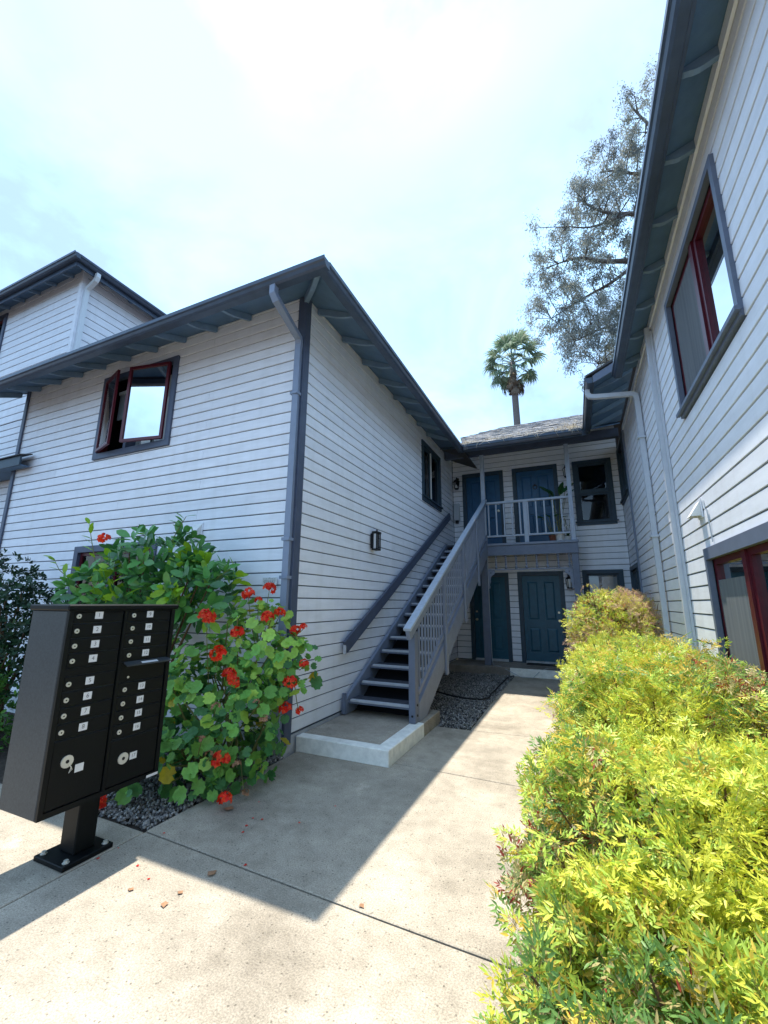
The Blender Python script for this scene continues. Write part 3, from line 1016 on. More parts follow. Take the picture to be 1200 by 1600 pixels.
t.tube([(0.46, 7.46, 5.20), (0.46, 7.46, 5.12), (0.49, 7.46, 5.07), (0.56, 7.46, 5.05), (1.10, 7.46, 4.99), (1.15, 7.46, 4.96), (1.165, 7.46, 4.90), (1.165, 7.46, 0.1)], 0.050, 4, square=True)
ds = t.build('downspout', gh)
for z in (4.2, 2.6, 1.0):
    k = mb('ds_right'); RW.box(k, 7.40, 7.52, 0.003, 0.115, z, z + 0.03); k.build('strap', ds)

for (q, nm) in ((RWU, 'u'), (RWL, 'l')):
    w = casing(gh, RW, *q, w=0.062, d=0.028, m='trim_mid', sill=(nm == 'u') or None, head=0.062 if nm == 'u' else 0.11)  # lighter trim tone: sun and sheen on these casings put into the colour
    a0, a1, z0, z1 = q[0] + 0.062, q[1] - 0.062, q[2] + (0.062 if nm == 'u' else 0.0), q[3] - 0.062
    if nm == 'l':
        z0 = q[2] + 0.003; z1 = q[3] - 0.11
        s = mb('trim_mid'); RW.box(s, q[0], q[1], -0.13, 0.06, q[2] - 0.06, q[2] + 0.002); s.build('sill', w)
    room(w, RW, a0, a1, z0, z1)
    mu = mb('red'); RW.box(mu, 4.15, 4.235, -0.139, -0.012, z0, z1); mu.build('mullion', w)
    sash(w, RW, 4.238, a1 + 0.003, z0 - 0.002, z1 + 0.002, -0.09, -0.03, 0.055, 'red', 'glass_clear')
    sash(w, RW, a0 - 0.003, 4.147, z0 - 0.002, z1 + 0.002, -0.09, -0.03, 0.055, 'red', 'glass_clear')
    sc = mb('screen'); RW.box(sc, 4.295, a1 - 0.053, -0.034, -0.031, z0 + 0.054, z1 - 0.053 if nm == 'u' else z1 - 0.20); sc.build('insect_screen', w)
    if nm == 'u':
        drape(w, RW, 4.25, a1 + 0.1, z0 - 0.1, z1 + 0.1, -0.145, 'curtain')
        b2 = mb('white'); RW.box(b2, a0 - 0.1, 4.08, -0.17, -0.155, z0 - 0.1, z0 + 0.72); b2.build('blind', w)
    else:
        drape(w, RW, 4.25, a1 + 0.1, z0 - 0.1, z1 - 0.14, -0.13, 'curtain', 0.012)
for q in (FWU, FWL):
    w = casing(gh, RW, *q, w=0.09, d=0.028, m='casing', sill=True)
    room(w, RW, q[0] + .09, q[1] - .09, q[2] + .09, q[3] - .09)
    sash(w, RW, q[0] + .088, 10.66, q[2] + .088, q[3] - .088, -0.06, -0.02, 0.045, 'casing', 'glass_dark')
    sash(w, RW, 10.66, q[1] - .088, q[2] + .088, q[3] - .088, -0.06, -0.02, 0.045, 'casing', 'glass_dark')

SR = lambda o: 5.372 - 0.36 * o
t = mb('soffit')
t.prism([(1.24, -4, SR(-.02)), (1.24, 7.25, SR(-.02)), (0.965, 7.25, SR(.255)), (0.965, -4, SR(.255))], (0, 0, 0), (0, 0, 0.02))
t.prism([(1.24, 7.27, 5.66), (1.24, 10.26, 5.66), (0.58, 9.6, 5.355), (0.58, 7.27, 5.355)], (0, 0, 0), (0, 0, 0.02))
t.build('soffit', gh)
y = -0.4
while y < 7.2:
    rafter(gh, (1.2, y, SR(0.02)), (0.972, y, SR(0.248)), 0.042, 0.085); y += 0.66
y = 7.75
while y < 9.7:
    rafter(gh, (1.2, y, 5.64), (0.60, y, 5.36)); y += 0.6
t = mb('gutter'); t.box((0.938, -4, 5.185), (0.963, 7.20, 5.285)); t.build('fascia', gh)
t = mb('gutter'); t.prism([(0.936 - a, -4, z - 0.008) for a, z in GP], (0, 0, 0), (0, 11.20, 0)); t.build('gutter', gh)
t = mb('gutter'); t.box((0.535, 7.22, 5.19), (0.56, 9.56, 5.29)); t.build('fascia', gh)
t = mb('gutter'); t.prism([(0.533 - a, 7.20, z) for a, z in GP], (0, 0, 0), (0, 2.24, 0)); t.build('gutter', gh)
t = mb('trim_mid'); t.prism([(0.545, 7.20, 5.19), (1.21, 7.20, 5.50), (1.21, 7.20, 5.66), (0.545, 7.20, 5.31)], (0, 0, 0), (0, 0.022, 0)); t.build('barge_board', gh)
t = mb('roofing')
t.prism([(0.86, -4, 5.30), (0.86, 7.19, 5.30), (4.5, 7.19, 6.8), (4.5, -4, 6.8)], (0, 0, 0), (0, 0, 0.03))
t.prism([(0.44, 7.195, 5.31), (0.44, 9.5, 5.31), (1.9, 11.0, 6.03), (4.5, 11.0, 7.2), (4.5, 7.195, 7.2)], (0, 0, 0), (0, 0, 0.03))
t.build('roof', gh)

# ================================================================== tall house behind the left one
th = thing('apartment_house', (-12, 6, 0), 'pale three storey clapboard house rising behind the left eave with a white downspout', 'house')
TW = (-13.3, -11.82, 6.9, 8.30)
wall(th, TL, -16, -9.50, 0.165, 5.29, [], zbase=ZB)
wall(th, TL, -16, -8.96, 5.30, 8.47, [TW], e=0.178, zbase=5.30)
wall(th, TR, 4.35, 10, 5.30, 8.47, [], e=0.178, zbase=5.30)
w = casing(th, TL, *TW, w=0.10, d=0.03, m='trim', sill=False)
room(w, TL, -13.2, -11.92, 7.0, 8.2)
sash(w, TL, -13.2, -11.92, 7.0, 8.2, g='glass')
t = mb('siding'); t.bbox((-9.03, 4.318, 5.3), (-8.928, 4.337, 8.47), 0.003); t.bbox((-8.948, 4.339, 5.3), (-8.929, 4.42, 8.47), 0.003); t.build('corner_board', th)
ST = lambda o: 8.47 - 0.46 * o
t = mb('soffit')
t.prism([(-16, 4.36, ST(-.02)), (-8.93, 4.36, ST(-.02)), (-8.65, 4.04, ST(.3)), (-16, 4.04, ST(.3))], (0, 0, 0), (0, 0, .02))
t.prism([(-8.97, 4.32, ST(-.02)), (-8.97, 10, ST(-.02)), (-8.65, 10, ST(.3)), (-8.65, 4.04, ST(.3))], (0, 0, 0), (0, 0, .02))
t.build('soffit', th)
x = -9.3
while x > -13:
    rafter(th, (x, 4.33, ST(.01)), (x, 4.05, ST(.29)), 0.04, 0.08); x -= 0.62
y = 4.7
while y < 8:
    rafter(th, (-8.94, y, ST(.01)), (-8.66, y, ST(.29)), 0.04, 0.08); y += 0.62
t = mb('gutter'); t.box((-16, 4.015, 8.20), (-8.63, 4.038, 8.37)); t.build('fascia', th)
t = mb('gutter'); t.box((-8.648, 4.04, 8.20), (-8.626, 10, 8.37)); t.build('fascia', th)
t = mb('gutter'); t.prism([(-16, 4.013 - a, z + 3.1) for a, z in GP], (0, 0, 0), (16 - 8.508, 0, 0)); t.build('gutter', th)
t = mb('gutter'); t.prism([(-8.625 + a, 4.013, z + 3.1) for a, z in GP], (0, 0, 0), (0, 6, 0)); t.build('gutter', th)
t = mb('roofing')
t.prism([(-16, 3.95, 8.405), (-8.56, 3.95, 8.405), (-11.5, 6.9, 9.76), (-16, 6.9, 9.76)], (0, 0, 0), (0, 0, .03))
t.prism([(-8.555, 3.96, 8.405), (-8.555, 10, 8.405), (-11.495, 10, 9.76), (-11.495, 6.91, 9.76)], (0, 0, 0), (0, 0, .03))
t.build('roof', th)
M['ds_white'] = mat('white_downspout', (0.62, 0.66, 0.70), 0.4, 0.4)
t = mb('ds_white')
t.tube([(-8.565, 4.40, 8.27), (-8.565, 4.40, 8.19), (-8.60, 4.40, 8.12), (-8.86, 4.41, 8.02), (-8.885, 4.41, 7.96), (-8.885, 4.41, 5.3)], 0.055, 4, square=True)
t.build('downspout', th)
t = mb('casing'); t.box((-15, 3.83, 3.96), (-8.86, 3.86, 4.13)); t.build('porch_fascia', th)
t = mb('roofing'); t.prism([(-15, 3.80, 4.135), (-8.84, 3.80, 4.135), (-8.84, 4.0, 4.20), (-15, 4.0, 4.20)], (0, 0, 0), (0, 0, .02)); t.prism([(-15, 4.001, 4.2), (-9.48, 4.001, 4.2), (-9.48, 4.31, 4.32), (-15, 4.31, 4.32)], (0, 0, 0), (0, 0, .02)); t.build('porch_roof', th)
t = mb('soffit'); t.box((-15, 3.861, 3.965), (-8.87, 4.0, 3.985)); t.box((-15, 4.001, 3.965), (-9.5, 4.3, 3.985)); t.build('porch_soffit', th)

# ================================================================== stairs
st = thing('staircase', (-2.43, 5.3, 0.15), 'grey wooden outside stairs with open risers and pale nosings climbing to the balcony', 'staircase')
TK = 0.334
SL = lambda y: 0.333 + 0.534 * (y - 5.29)
tm = None
for k in range(15):
    y, z = 5.30 + 0.337 * k, 0.335 + 0.18 * k
    if tm is None:
        a = MB().use(M['tread']); a.bbox((-2.888, 0.0, -0.048), (-1.958, 0.285, 0.0), 0.004); a.use(M['trim_mid']); a.box((-2.887, -0.003, -0.047), (-1.959, 0.001, -0.004)); tm = a.mesh('tread')
        a = mb('nosing'); a.bbox((-2.86, -0.008, -0.024), (-1.965, 0.042, 0.005), 0.003); nm_ = a.mesh('nosing')
    o = place('tread', tm, st, (0, y, z))
    place('nosing', nm_, o, (0, y, z))


def stringer(x0, x1, h, y0, y1, zfloor, top=0.0):
    t = mb('trim_light')
    yb = y0
    while SL(yb) + top - h < zfloor: yb += 0.01
    poly = [(x0, y0, zfloor), (x0, y0, SL(y0) + top), (x0, y1, SL(y1) + top), (x0, y1, SL(y1) + top - h), (x0, yb, zfloor)]
    t.prism(poly, (0, 0, 0), (x1 - x0, 0, 0))
    return t.build('stringer', st)


stringer(-2.948, -2.893, 0.33, 5.255, 10.36, 0.16, 0.03)
stringer(-1.955, -1.905, 0.36, 5.345, 10.52, 0.155, 0.0)
t = mb('dark'); t.prism([(-2.89, 5.50, 0.17), (-2.89, 10.34, SL(10.34) - 0.275), (-2.89, 10.34, SL(10.34) - 0.29), (-2.89, 5.55, 0.155)], (0, 0, 0), (0.93, 0, 0)); t.build('added_shade_panel', st)  # dark sheet added behind the treads so the riser gaps look shaded
t = mb('trim_mid'); t.bbox((-2.95, 5.22, 0.16), (-2.892, 5.252, 0.42), 0.004); t.build('foot_plate', st)
t = mb('trim_mid'); t.bbox((-1.998, 5.215, 0.155), (-1.908, 5.342, 1.24), 0.006); nw = t.build('newel_post', st)
t = mb('iron')
for z in (0.24, 0.36): t.tube([(-1.907, 5.28, z), (-1.898, 5.28, z)], 0.014, 8)
t.tube([(-1.95, 5.214, 0.24), (-1.95, 5.207, 0.24)], 0.014, 8)
t.build('bolt', nw)
HR = lambda y: 1.205 + 0.522 * (y - 5.03)
t = mb('trim_light'); t.beam((-1.93, 5.03, HR(5.03)), (-1.93, 10.56, HR(10.56)), 0.05, 0.12); t.build('handrail', st)
M['cap'] = mat('sky_lit_rail_paint', (0.38, 0.43, 0.51), 0.45, 0.4, noise=18, var=0.14)  # skylight on the rail cap put into a paler colour
t = MB().use(M['cap']); t.beam((-1.93, 5.00, HR(5.0) + 0.085), (-1.93, 10.55, HR(10.55) + 0.085), 0.10, 0.034); t.build('rail_cap', st)
LR = lambda y: SL(y) + 0.12
t = mb('trim_light'); t.beam((-1.93, 5.35, LR(5.35)), (-1.93, 10.52, LR(10.52)), 0.045, 0.06); t.build('lower_rail', st)
y = 5.43
while y < 10.45:
    hb = HR(y) - LR(y) - 0.05
    t = mb('trim_light'); t.box((-1.941, y - 0.016, LR(y) + 0.01), (-1.919, y + 0.016, HR(y) - 0.04)); t.build('baluster', st)
    y += 0.130
for y in (6.56, 7.90, 9.23):
    t = mb('trim_light'); t.bbox((-1.903, y - 0.05, SL(y) - 0.47), (-1.864, y + 0.05, LR(y) + 0.12), 0.006)
    t.box((-1.913, y - 0.04, LR(y) + 0.121), (-1.875, y + 0.04, HR(y) + 0.02)); t.build('rail_post', st)

wr = thing('wall_handrail', (-2.9, 8, 1), 'dark slate board handrail fixed to the clapboard wall above the stairs', 'handrail')
WH = lambda y: 1.008 + 0.518 * (y - 5.2)
t = mb('trim'); t.beam((-2.905, 5.2, WH(5.2)), (-2.905, 10.72, WH(10.72)), 0.042, 0.165); t.build('rail', wr)
t = mb('nosing'); t.box((-2.925, 5.185, WH(5.2) - 0.085), (-2.885, 5.197, WH(5.2) + 0.085)); t.build('end_cap', wr)
for y in (5.6, 6.9, 8.2, 9.5, 10.5):
    t = mb('trim'); t.box((-2.961, y, WH(y) - 0.05), (-2.927, y + 0.06, WH(y) + 0.03)); t.build('bracket', wr)

# ================================================================== balcony
bc = thing('balcony', (-0.9, 10.9, 3.0), 'slate painted wooden balcony with slim balusters over a turned spindle frieze', 'balcony')
t = mb('tread'); t.box((-2.955, 10.37, 2.99), (-1.95, 11.41, 3.04)); t.box((-1.949, 10.56, 2.99), (0.12, 11.41, 3.04)); t.build('deck', bc)
t = mb('trim_mid'); t.bbox((-1.94, 10.525, 2.745), (0.14, 10.555, 2.985), 0.004); t.box((-1.93, 10.556, 2.76), (0.1, 10.7, 2.985)); t.build('rim_board', bc)
t = mb('trim_light'); t.bbox((-1.955, 10.50, 2.99), (0.155, 10.558, 3.045), 0.006); t.build('deck_edge', bc)
t = mb('soffit'); t.box((-2.95, 10.72, 2.93), (0.11, 11.4, 2.985)); t.build('ceiling', bc)
M['post'] = mat('pale_blue_post_paint', (0.36, 0.41, 0.50), 0.5, 0.35, noise=8, var=0.08)
t = mb('post'); t.bbox((-2.025, 10.56, 3.046), (-1.925, 10.655, 5.40), 0.006); t.build('upper_post', bc)
t = mb('post'); t.bbox((0.012, 10.56, 3.046), (0.112, 10.655, 5.40), 0.006); t.build('upper_post', bc)
t = mb('trim_mid'); t.bbox((-2.11, 10.56, 0.168), (-1.95, 10.715, 2.985), 0.008); t.build('lower_post', bc)
t = mb('trim_mid'); t.bbox((-0.02, 10.56, 0.168), (0.128, 10.715, 2.744), 0.008); t.build('lower_post', bc)
t = mb('post'); t.bbox((-1.924, 10.57, 4.06), (0.011, 10.65, 4.115), 0.005); t.build('top_rail', bc)
t = mb('post'); t.bbox((-1.924, 10.59, 3.215), (0.011, 10.63, 3.26), 0.004); t.build('bottom_rail', bc)
bm_ = mb('post').box((-0.016, -0.016, 0), (0.016, 0.016, 0.80)).mesh('baluster')
for i in range(10):
    x = -1.86 + 0.19 * i
    place('baluster', bm_, bc, (x, 10.61, 3.26))
t = mb('post'); t.bbox((-1.02, 10.572, 3.046), (-0.925, 10.588, 4.06), 0.003); t.build('mid_post', bc)
t = mb('trim_light'); t.bbox((-1.948, 10.60, 2.395), (-0.022, 10.645, 2.425), 0.003); t.build('frieze_rail', bc)
prof = [(a * 1.35, b) for a, b in [(0.024, 0), (0.024, 0.05), (0.012, 0.065), (0.012, 0.09), (0.021, 0.11), (0.012, 0.135), (0.015, 0.17), (0.010, 0.22), (0.020, 0.24), (0.011, 0.26), (0.024, 0.285), (0.024, 0.32)]]
sm = MB().use(M['trim_light']).lathe(prof, (0, 0, 0), 8).mesh('spindle'); sm.shade_smooth()
for i in range(8):
    place('spindle', sm, bc, (-1.74 + 0.238 * i, 10.622, 2.425))
for (x0, s) in ((-1.948, 1), (-0.022, -1)):
    t = mb('trim_light')
    pts = [(0, 0), (0.17, 0), (0.17, -0.06), (0.15, -0.10), (0.11, -0.12), (0.075, -0.16), (0.06, -0.22), (0.065, -0.28), (0.04, -0.32), (0.035, -0.37), (0.05, -0.40), (0.03, -0.44), (0, -0.44)]
    t.prism([(x0 + s * a, 10.607, 2.394 + b) for a, b in pts], (0, 0, 0), (0, 0.03, 0))
    o = t.build('corner_bracket', bc)
    t = mb('groove'); fr = Frame('x', 10.607, -1); fr.disc(t, x0 + s * 0.075, 0.001, 2.394 - 0.06, 0.018, 10, 0.001); t.build('pierced_hole', o)

# ================================================================== fixtures on the walls
lm = thing('wall_lamp', (-2.9, 6.14, 2.58), 'black caged box lantern on the clapboard wall above the stair handrail', 'wall lamp')
t = mb('iron'); t.box((-2.963, 6.06, 2.46), (-2.945, 6.22, 2.70)); t.build('back_plate', lm)
t = mb('lampglass'); t.box((-2.94, 6.09, 2.455), (-2.875, 6.19, 2.70)); t.build('glass', lm)
t = mb('iron')
t.bbox((-2.945, 6.06, 2.70), (-2.845, 6.22, 2.735), 0.004); t.bbox((-2.945, 6.065, 2.43), (-2.85, 6.215, 2.455), 0.004)
t.tube([(-2.89, 6.14, 2.735), (-2.89, 6.14, 2.77)], 0.014, 8)
for y in (6.075, 6.14, 6.205):
    t.box((-2.870, y - 0.010, 2.45), (-2.854, y + 0.010, 2.705))
for y in (6.075, 6.205):
    t.box((-2.935, y - 0.006, 2.45), (-2.92, y + 0.006, 2.705))
t.build('cage', lm)


def lantern(x, z, label, warm=False):
    l = thing('wall_lamp', (x, 11.4, z), label, 'wall lamp')
    t = mb('iron'); BK.box(t, x - 0.04, x + 0.04, 0.001, 0.02, z + 0.08, z + 0.30)
    t.tube([BK.p(x, 0.02, z + 0.22), BK.p(x, 0.07, z + 0.30), BK.p(x, 0.12, z + 0.29), BK.p(x, 0.13, z + 0.24)], 0.011, 6)
    t.lathe([(0.012, 0.25), (0.03, 0.235), (0.085, 0.185), (0.09, 0.175)], (x, 11.43 - 0.13, z), 8)
    t.lathe([(0.05, -0.06), (0.062, -0.045), (0.062, -0.03)], (x, 11.43 - 0.13, z), 8)
    for i in range(6):
        a = i * math.pi / 3
        t.tube([(x + 0.06 * math.cos(a), 11.30 + 0.06 * math.sin(a), z - 0.03), (x + 0.084 * math.cos(a), 11.30 + 0.084 * math.sin(a), z + 0.18)], 0.007, 4)
    t.build('frame', l)
    t = mb('lampglass'); t.lathe([(0.055, -0.028), (0.078, 0.17)] if not warm else [(0.02, -0.028), (0.028, 0.03), (0.02, 0.08)], (x, 11.30, z), 8); t.build('glass', l)


lantern(-2.84, 4.80, 'small black coach lantern beside the upper left teal door', True)
lantern(0.03, 4.82, 'white glass lantern behind the upper right balcony post')
lantern(-0.12, 2.02, 'white glass lantern beside the lower right door behind the post')

t = thing('utility_box', (-2.87, 11.35, 4.1), 'narrow grey utility box on the upper wall at the stair head', 'utility box')
k = mb('plastic'); k.bbox(BK.p(-2.95, 0.002, 3.86), BK.p(-2.79, 0.11, 4.34), 0.008); k.build('box', t)
k = mb('plastic'); k.bbox(BK.p(-2.935, 0.112, 3.88), BK.p(-2.805, 0.122, 4.32), 0.004); k.build('cover', t)
k = mb('iron'); k.tube([BK.p(-2.87, 0.06, 3.859), BK.p(-2.87, 0.06, 3.78)], 0.05, 10); k.build('meter_base', t)


def vent(fr, a, z, label, w=0.16, h=0.15, d=0.13):
    v = thing('dryer_vent', fr.p(a, 0.0, z), label, 'wall vent')
    t = mb('siding')
    for (d0, d1, za, zb) in ((0.002, 0.012, z - 0.02, z + h + 0.02),):
        fr.box(t, a - w / 2 - 0.02, a + w / 2 + 0.02, d0, d1, za, zb)
    t.build('flange', v)
    t = mb('white')
    P = [fr.p(a - w / 2, 0.013, z), fr.p(a + w / 2, 0.013, z), fr.p(a + w / 2, 0.013, z + h), fr.p(a - w / 2, 0.013, z + h), fr.p(a - w / 2, d, z), fr.p(a + w / 2, d, z)]
    t.add(P, [(0, 3, 2, 1), (4, 5, 2, 3), (0, 4, 3), (1, 2, 5)])
    t.build('hood', v)


vent(RW, 5.10, 2.47, 'small white vent hood on the sunlit clapboard above the lower maroon window', 0.14, 0.15, 0.11)
vent(LF, -4.56, 2.46, 'small pale vent hood on the front wall above the glossy shrub')
cb = mb('plastic'); cb.tube([RW.p(4.93, 0.006, 2.60), RW.p(4.90, 0.012, 2.50), RW.p(4.84, 0.012, 2.49), RW.p(4.83, 0.008, 2.18)], 0.006, 5); cb.build('wire', gh)

pl = thing('wall_plaque', (-3.28, 4.01, 1.84), 'tiny white notice plate on the clapboard by the front downspout', 'sign')
t = mb('label'); t.bbox((-3.385, 4.008, 1.792), (-3.170, 4.0165, 1.886), 0.003); t.build('plate', pl)
t = mb('ink')
for zi, (x0, x1) in ((1.877, (-3.29, -3.265)), (1.866, (-3.37, -3.185)), (1.850, (-3.36, -3.19)), (1.836, (-3.365, -3.195)), (1.822, (-3.36, -3.2)), (1.808, (-3.35, -3.21))):
    x = x0
    while x < x1:
        ww = RN.uniform(0.008, 0.024)
        t.box((x, 4.0068, zi - 0.003), (min(x + ww, x1), 4.0078, zi + 0.003)); x += ww + RN.uniform(0.004, 0.01)
t.build('print', pl)

# ================================================================== cluster mailbox
mbx = thing('cluster_mailbox', (-3.09, 2.04, 0), 'black pedestal cluster mailbox with numbered compartments beside the geranium', 'mailbox')
FX = Frame('y', -2.945, 1)
t = mb('black_side'); t.bbox((-3.33, 1.672, 0.352), (-2.946, 2.457, 1.538), 0.006); t.build('cabinet', mbx)
t = mb('black')
FX.box(t, 1.674, 1.703, 0.0, 0.020, 0.354, 1.537); FX.box(t, 2.425, 2.455, 0.0, 0.020, 0.354, 1.537)
FX.box(t, 1.703, 2.425, 0.0, 0.020, 0.354, 0.385); FX.box(t, 1.703, 2.425, 0.0, 0.012, 1.530, 1.537)
FX.box(t, 2.040, 2.060, 0.0, 0.021, 0.385, 1.530)
t.build('face_frame', mbx)
t = mb('black'); t.bbox((-3.345, 1.658, 1.5385), (-2.914, 2.478, 1.576), 0.008); t.build('lid', mbx)
t = mb('black'); t.bbox((-3.168, 1.975, 0.031), (-3.020, 2.108, 0.351), 0.006); t.build('pedestal', mbx)
t = mb('black'); t.bbox((-3.245, 1.872, 0.002), (-2.945, 2.185, 0.031), 0.004); bp_ = t.build('base_plate', mbx)
for (x, y) in ((-3.21, 1.91), (-2.98, 1.91), (-3.21, 2.15), (-2.98, 2.15)):
    t = mb('metal'); t.lathe([(0.02, 0.031), (0.02, 0.036), (0.013, 0.037), (0.013, 0.048)], (x, y, 0), 6); t.build('bolt', bp_)

dep = bpy.context.evaluated_depsgraph_get()


def text_mesh(s, size):
    cu = bpy.data.curves.new('text', 'FONT')
    cu.body = s; cu.size = size; cu.align_x = 'CENTER'; cu.align_y = 'CENTER'
    o = bpy.data.objects.new('text', cu)
    me = bpy.data.meshes.new_from_object(o)
    bpy.data.objects.remove(o)
    me.materials.clear(); me.materials.append(M['ink'])
    return me


def box_door(y0, y1, z0, z1, n, ly, lz, ky, kz, big=False, blank=False):
    t = mb('black'); t.bbox(FX.p(y0 + .004, 0.001, z0 + .003), FX.p(y1 - .004, 0.012 if not big else 0.014, z1 - .003), 0.003)
    d = t.build('parcel_door' if big else 'compartment_door', mbx)
    face = 0.012 if not big else 0.014
    # lip along the lower edge of each door catches the light
    r = 0.015 if not big else 0.036
    k = mb('metal'); FX.disc(k, ky, face + 0.0005, kz, r, 16, 0.006 if not big else 0.008); k.build('lock', d)
    k = mb('iron'); FX.disc(k, ky, face + 0.0085 if big else face + 0.007, kz, r * 0.3, 10, 0.001); k.build('keyhole', d)
    s = 0.026
    k = mb('label'); FX.box(k, ly - s, ly + s, face + 0.0003, face + 0.0013, lz - 0.023, lz + 0.023); k.build('number_label', d)
    if n:
        place('number', text_mesh(n, 0.036 if len(n) == 1 else 0.031), d, FX.p(ly, face + 0.0022, lz), (math.pi / 2, 0, math.pi / 2))
    return d


rowsL = [1.504, 1.412, 1.320, 1.229, 1.092, 0.999, 0.908, 0.815]
rowsR = [1.501, 1.411, 1.319, 1.226, 0.997, 0.905, 0.815, 0.724]
for i, z in enumerate(rowsL):
    box_door(1.704, 2.038, max(z - 0.045, .77), min(z + 0.046, 1.530), str(i + 1), 1.865, z + 0.002, 1.736, z - 0.002)
for i, z in enumerate(rowsR):
    box_door(2.062, 2.424, z - 0.045, min(z + 0.046, 1.530), str(i + 9), 2.243, z + 0.004, 2.113, z - 0.002)
t = mb('black'); FX.box(t, 1.706, 2.036, 0.001, 0.011, 1.14, 1.181); t.build('filler_strip', mbx)
d = box_door(1.704, 2.038, 0.388, 0.768, None, 1.876, 0.579, 1.795, 0.637, True)
k = mb('metal'); k.tube([FX.p(1.80, 0.026, 0.63), FX.p(1.815, 0.034, 0.60), FX.p(1.808, 0.03, 0.572), FX.p(1.825, 0.028, 0.585), FX.p(1.815, 0.032, 0.606)], 0.0025, 5); k.build('key', d)
d = box_door(2.062, 2.424, 0.388, 0.676, '17', 2.241, 0.542, 2.164, 0.545, True)
t = mb('black'); t.bbox(FX.p(2.066, 0.001, 1.046), FX.p(2.42, 0.010, 1.178), 0.003); sl_ = t.build('outgoing_slot', mbx)
t = mb('black_side')
t.prism([FX.p(2.085, 0.0105, 1.182), FX.p(2.085, 0.055, 1.160), FX.p(2.085, 0.055, 1.152), FX.p(2.085, 0.0105, 1.170)], (0, 0, 0), (0, 0.35, 0)); t.build('flap', sl_)
t = mb('label')
t.add([(FX.p(2.20, 0.0305, 1.1735)), FX.p(2.33, 0.0305, 1.1735), FX.p(2.33, 0.0505, 1.1635), FX.p(2.20, 0.0505, 1.1635)], [(0, 1, 2, 3)])
t.build('flap_label', sl_)
k = mb('metal'); FX.disc(k, 2.13, 0.0105, 1.075, 0.008, 10, 0.003); k.build('lock', sl_)
t = mb('label'); FX.box(t, 2.36, 2.452, 0.0205, 0.0215, 0.357, 0.374); t.build('sticker', mbx)

# ================================================================== small things about the court
hs = mb('rubber')
hp = [(-2.7, 7.95), (-2.45, 7.86), (-2.22, 7.70), (-2.05, 7.60), (-1.85, 7.54), (-1.6, 7.57), (-1.50, 7.75), (-1.53, 8.1), (-1.515, 8.6), (-1.52, 9.3), (-1.50, 10.0), (-1.42, 10.25)]
hs.tube([(a, b, 0.022) for a, b in hp], 0.014, 6)
tag(hs.build('garden_hose', smooth=True), 'black garden hose curving across the gravel and along the walk edge', 'hose')
cbm = mb('plastic')
cp = [(-1.925, 10.49, 3.0), (-1.93, 10.53, 2.6), (-1.932, 10.545, 1.5), (-1.925, 10.545, 0.35), (-1.90, 10.50, 0.19), (-1.72, 10.44, 0.178), (-1.5, 10.33, 0.10), (-1.28, 10.25, 0.012), (-1.0, 10.24, 0.012), (-0.85, 10.36, 0.15), (-0.75, 10.5, 0.178), (-0.6, 10.75, 0.178)]
cbm.tube(cp, 0.007, 5)
tag(cbm.build('loose_cable', smooth=True), 'thin grey cable running down the porch post and over the entry step', 'cable')
t = mb('rubber'); t.bbox((-1.22, 11.08, 0.172), (-0.42, 11.36, 0.186), 0.004)
tag(t.build('doormat'), 'thin black doormat in front of the lower right teal door', 'doormat')

# ================================================================== planting
def rotz(v, a):
    return Vector((v.x * math.cos(a) - v.y * math.sin(a), v.x * math.sin(a) + v.y * math.cos(a), v.z))


LANCE = (np.array([(0, 0, 0), (0.28, 0.5, 0.08), (0.62, 0.38, 0.06), (1, 0, -0.08), (0.62, -0.38, 0.06), (0.28, -0.5, 0.08), (0.45, 0, -0.05)]),
         np.array([(0, 6, 1), (1, 6, 2), (2, 6, 3), (3, 6, 4), (4, 6, 5), (5, 6, 0)]))
BLADE = (np.array([(0, 0, 0), (0.4, 0.5, 0.05), (1, 0, -0.1), (0.4, -0.5, 0.05)]), np.array([(0, 3, 1), (1, 3, 2)]))
OVAL = (np.array([(0, 0, 0), (0.2, 0.30, 0.07), (0.5, 0.5, 0.10), (0.8, 0.38, 0.05), (1, 0, -0.06), (0.8, -0.38, 0.05), (0.5, -0.5, 0.10), (0.2, -0.30, 0.07), (0.5, 0, 0.0)]),
        np.array([(0, 8, 1), (1, 8, 2), (2, 8, 3), (3, 8, 4), (4, 8, 5), (5, 8, 6), (6, 8, 7), (7, 8, 0)]))


def round_leaf(n=18, seed=0):
    r = random.Random(seed)
    v = [(0, 0, -0.12)]
    for i in range(n):
        a = 2 * math.pi * i / n
        rad = 0.5 * (1.0 if i % 2 else 0.88) * (0.55 if i == 0 else 1) * r.uniform(0.93, 1.07)
        v.append((rad * math.cos(a + math.pi), rad * math.sin(a + math.pi), 0.10 * r.uniform(-0.3, 1.0) * (1 if i % 2 else 0.5)))
    for i in range(n):
        a = 2 * math.pi * i / n + math.pi
        rad = 0.28 * (0.45 if i == 0 else 1)
        v.append((rad * math.cos(a), rad * math.sin(a), 0.015 + (0.045 if i % 2 else -0.045) * r.uniform(0.4, 1.2)))
    fs = [(0, 1 + n + i, 1 + n + (i + 1) % n) for i in range(n)]
    for i in range(n):
        j = (i + 1) % n
        fs += [(1 + n + i, 1 + i, 1 + j), (1 + n + i, 1 + j, 1 + n + j)]
    return np.array(v), np.array(fs)


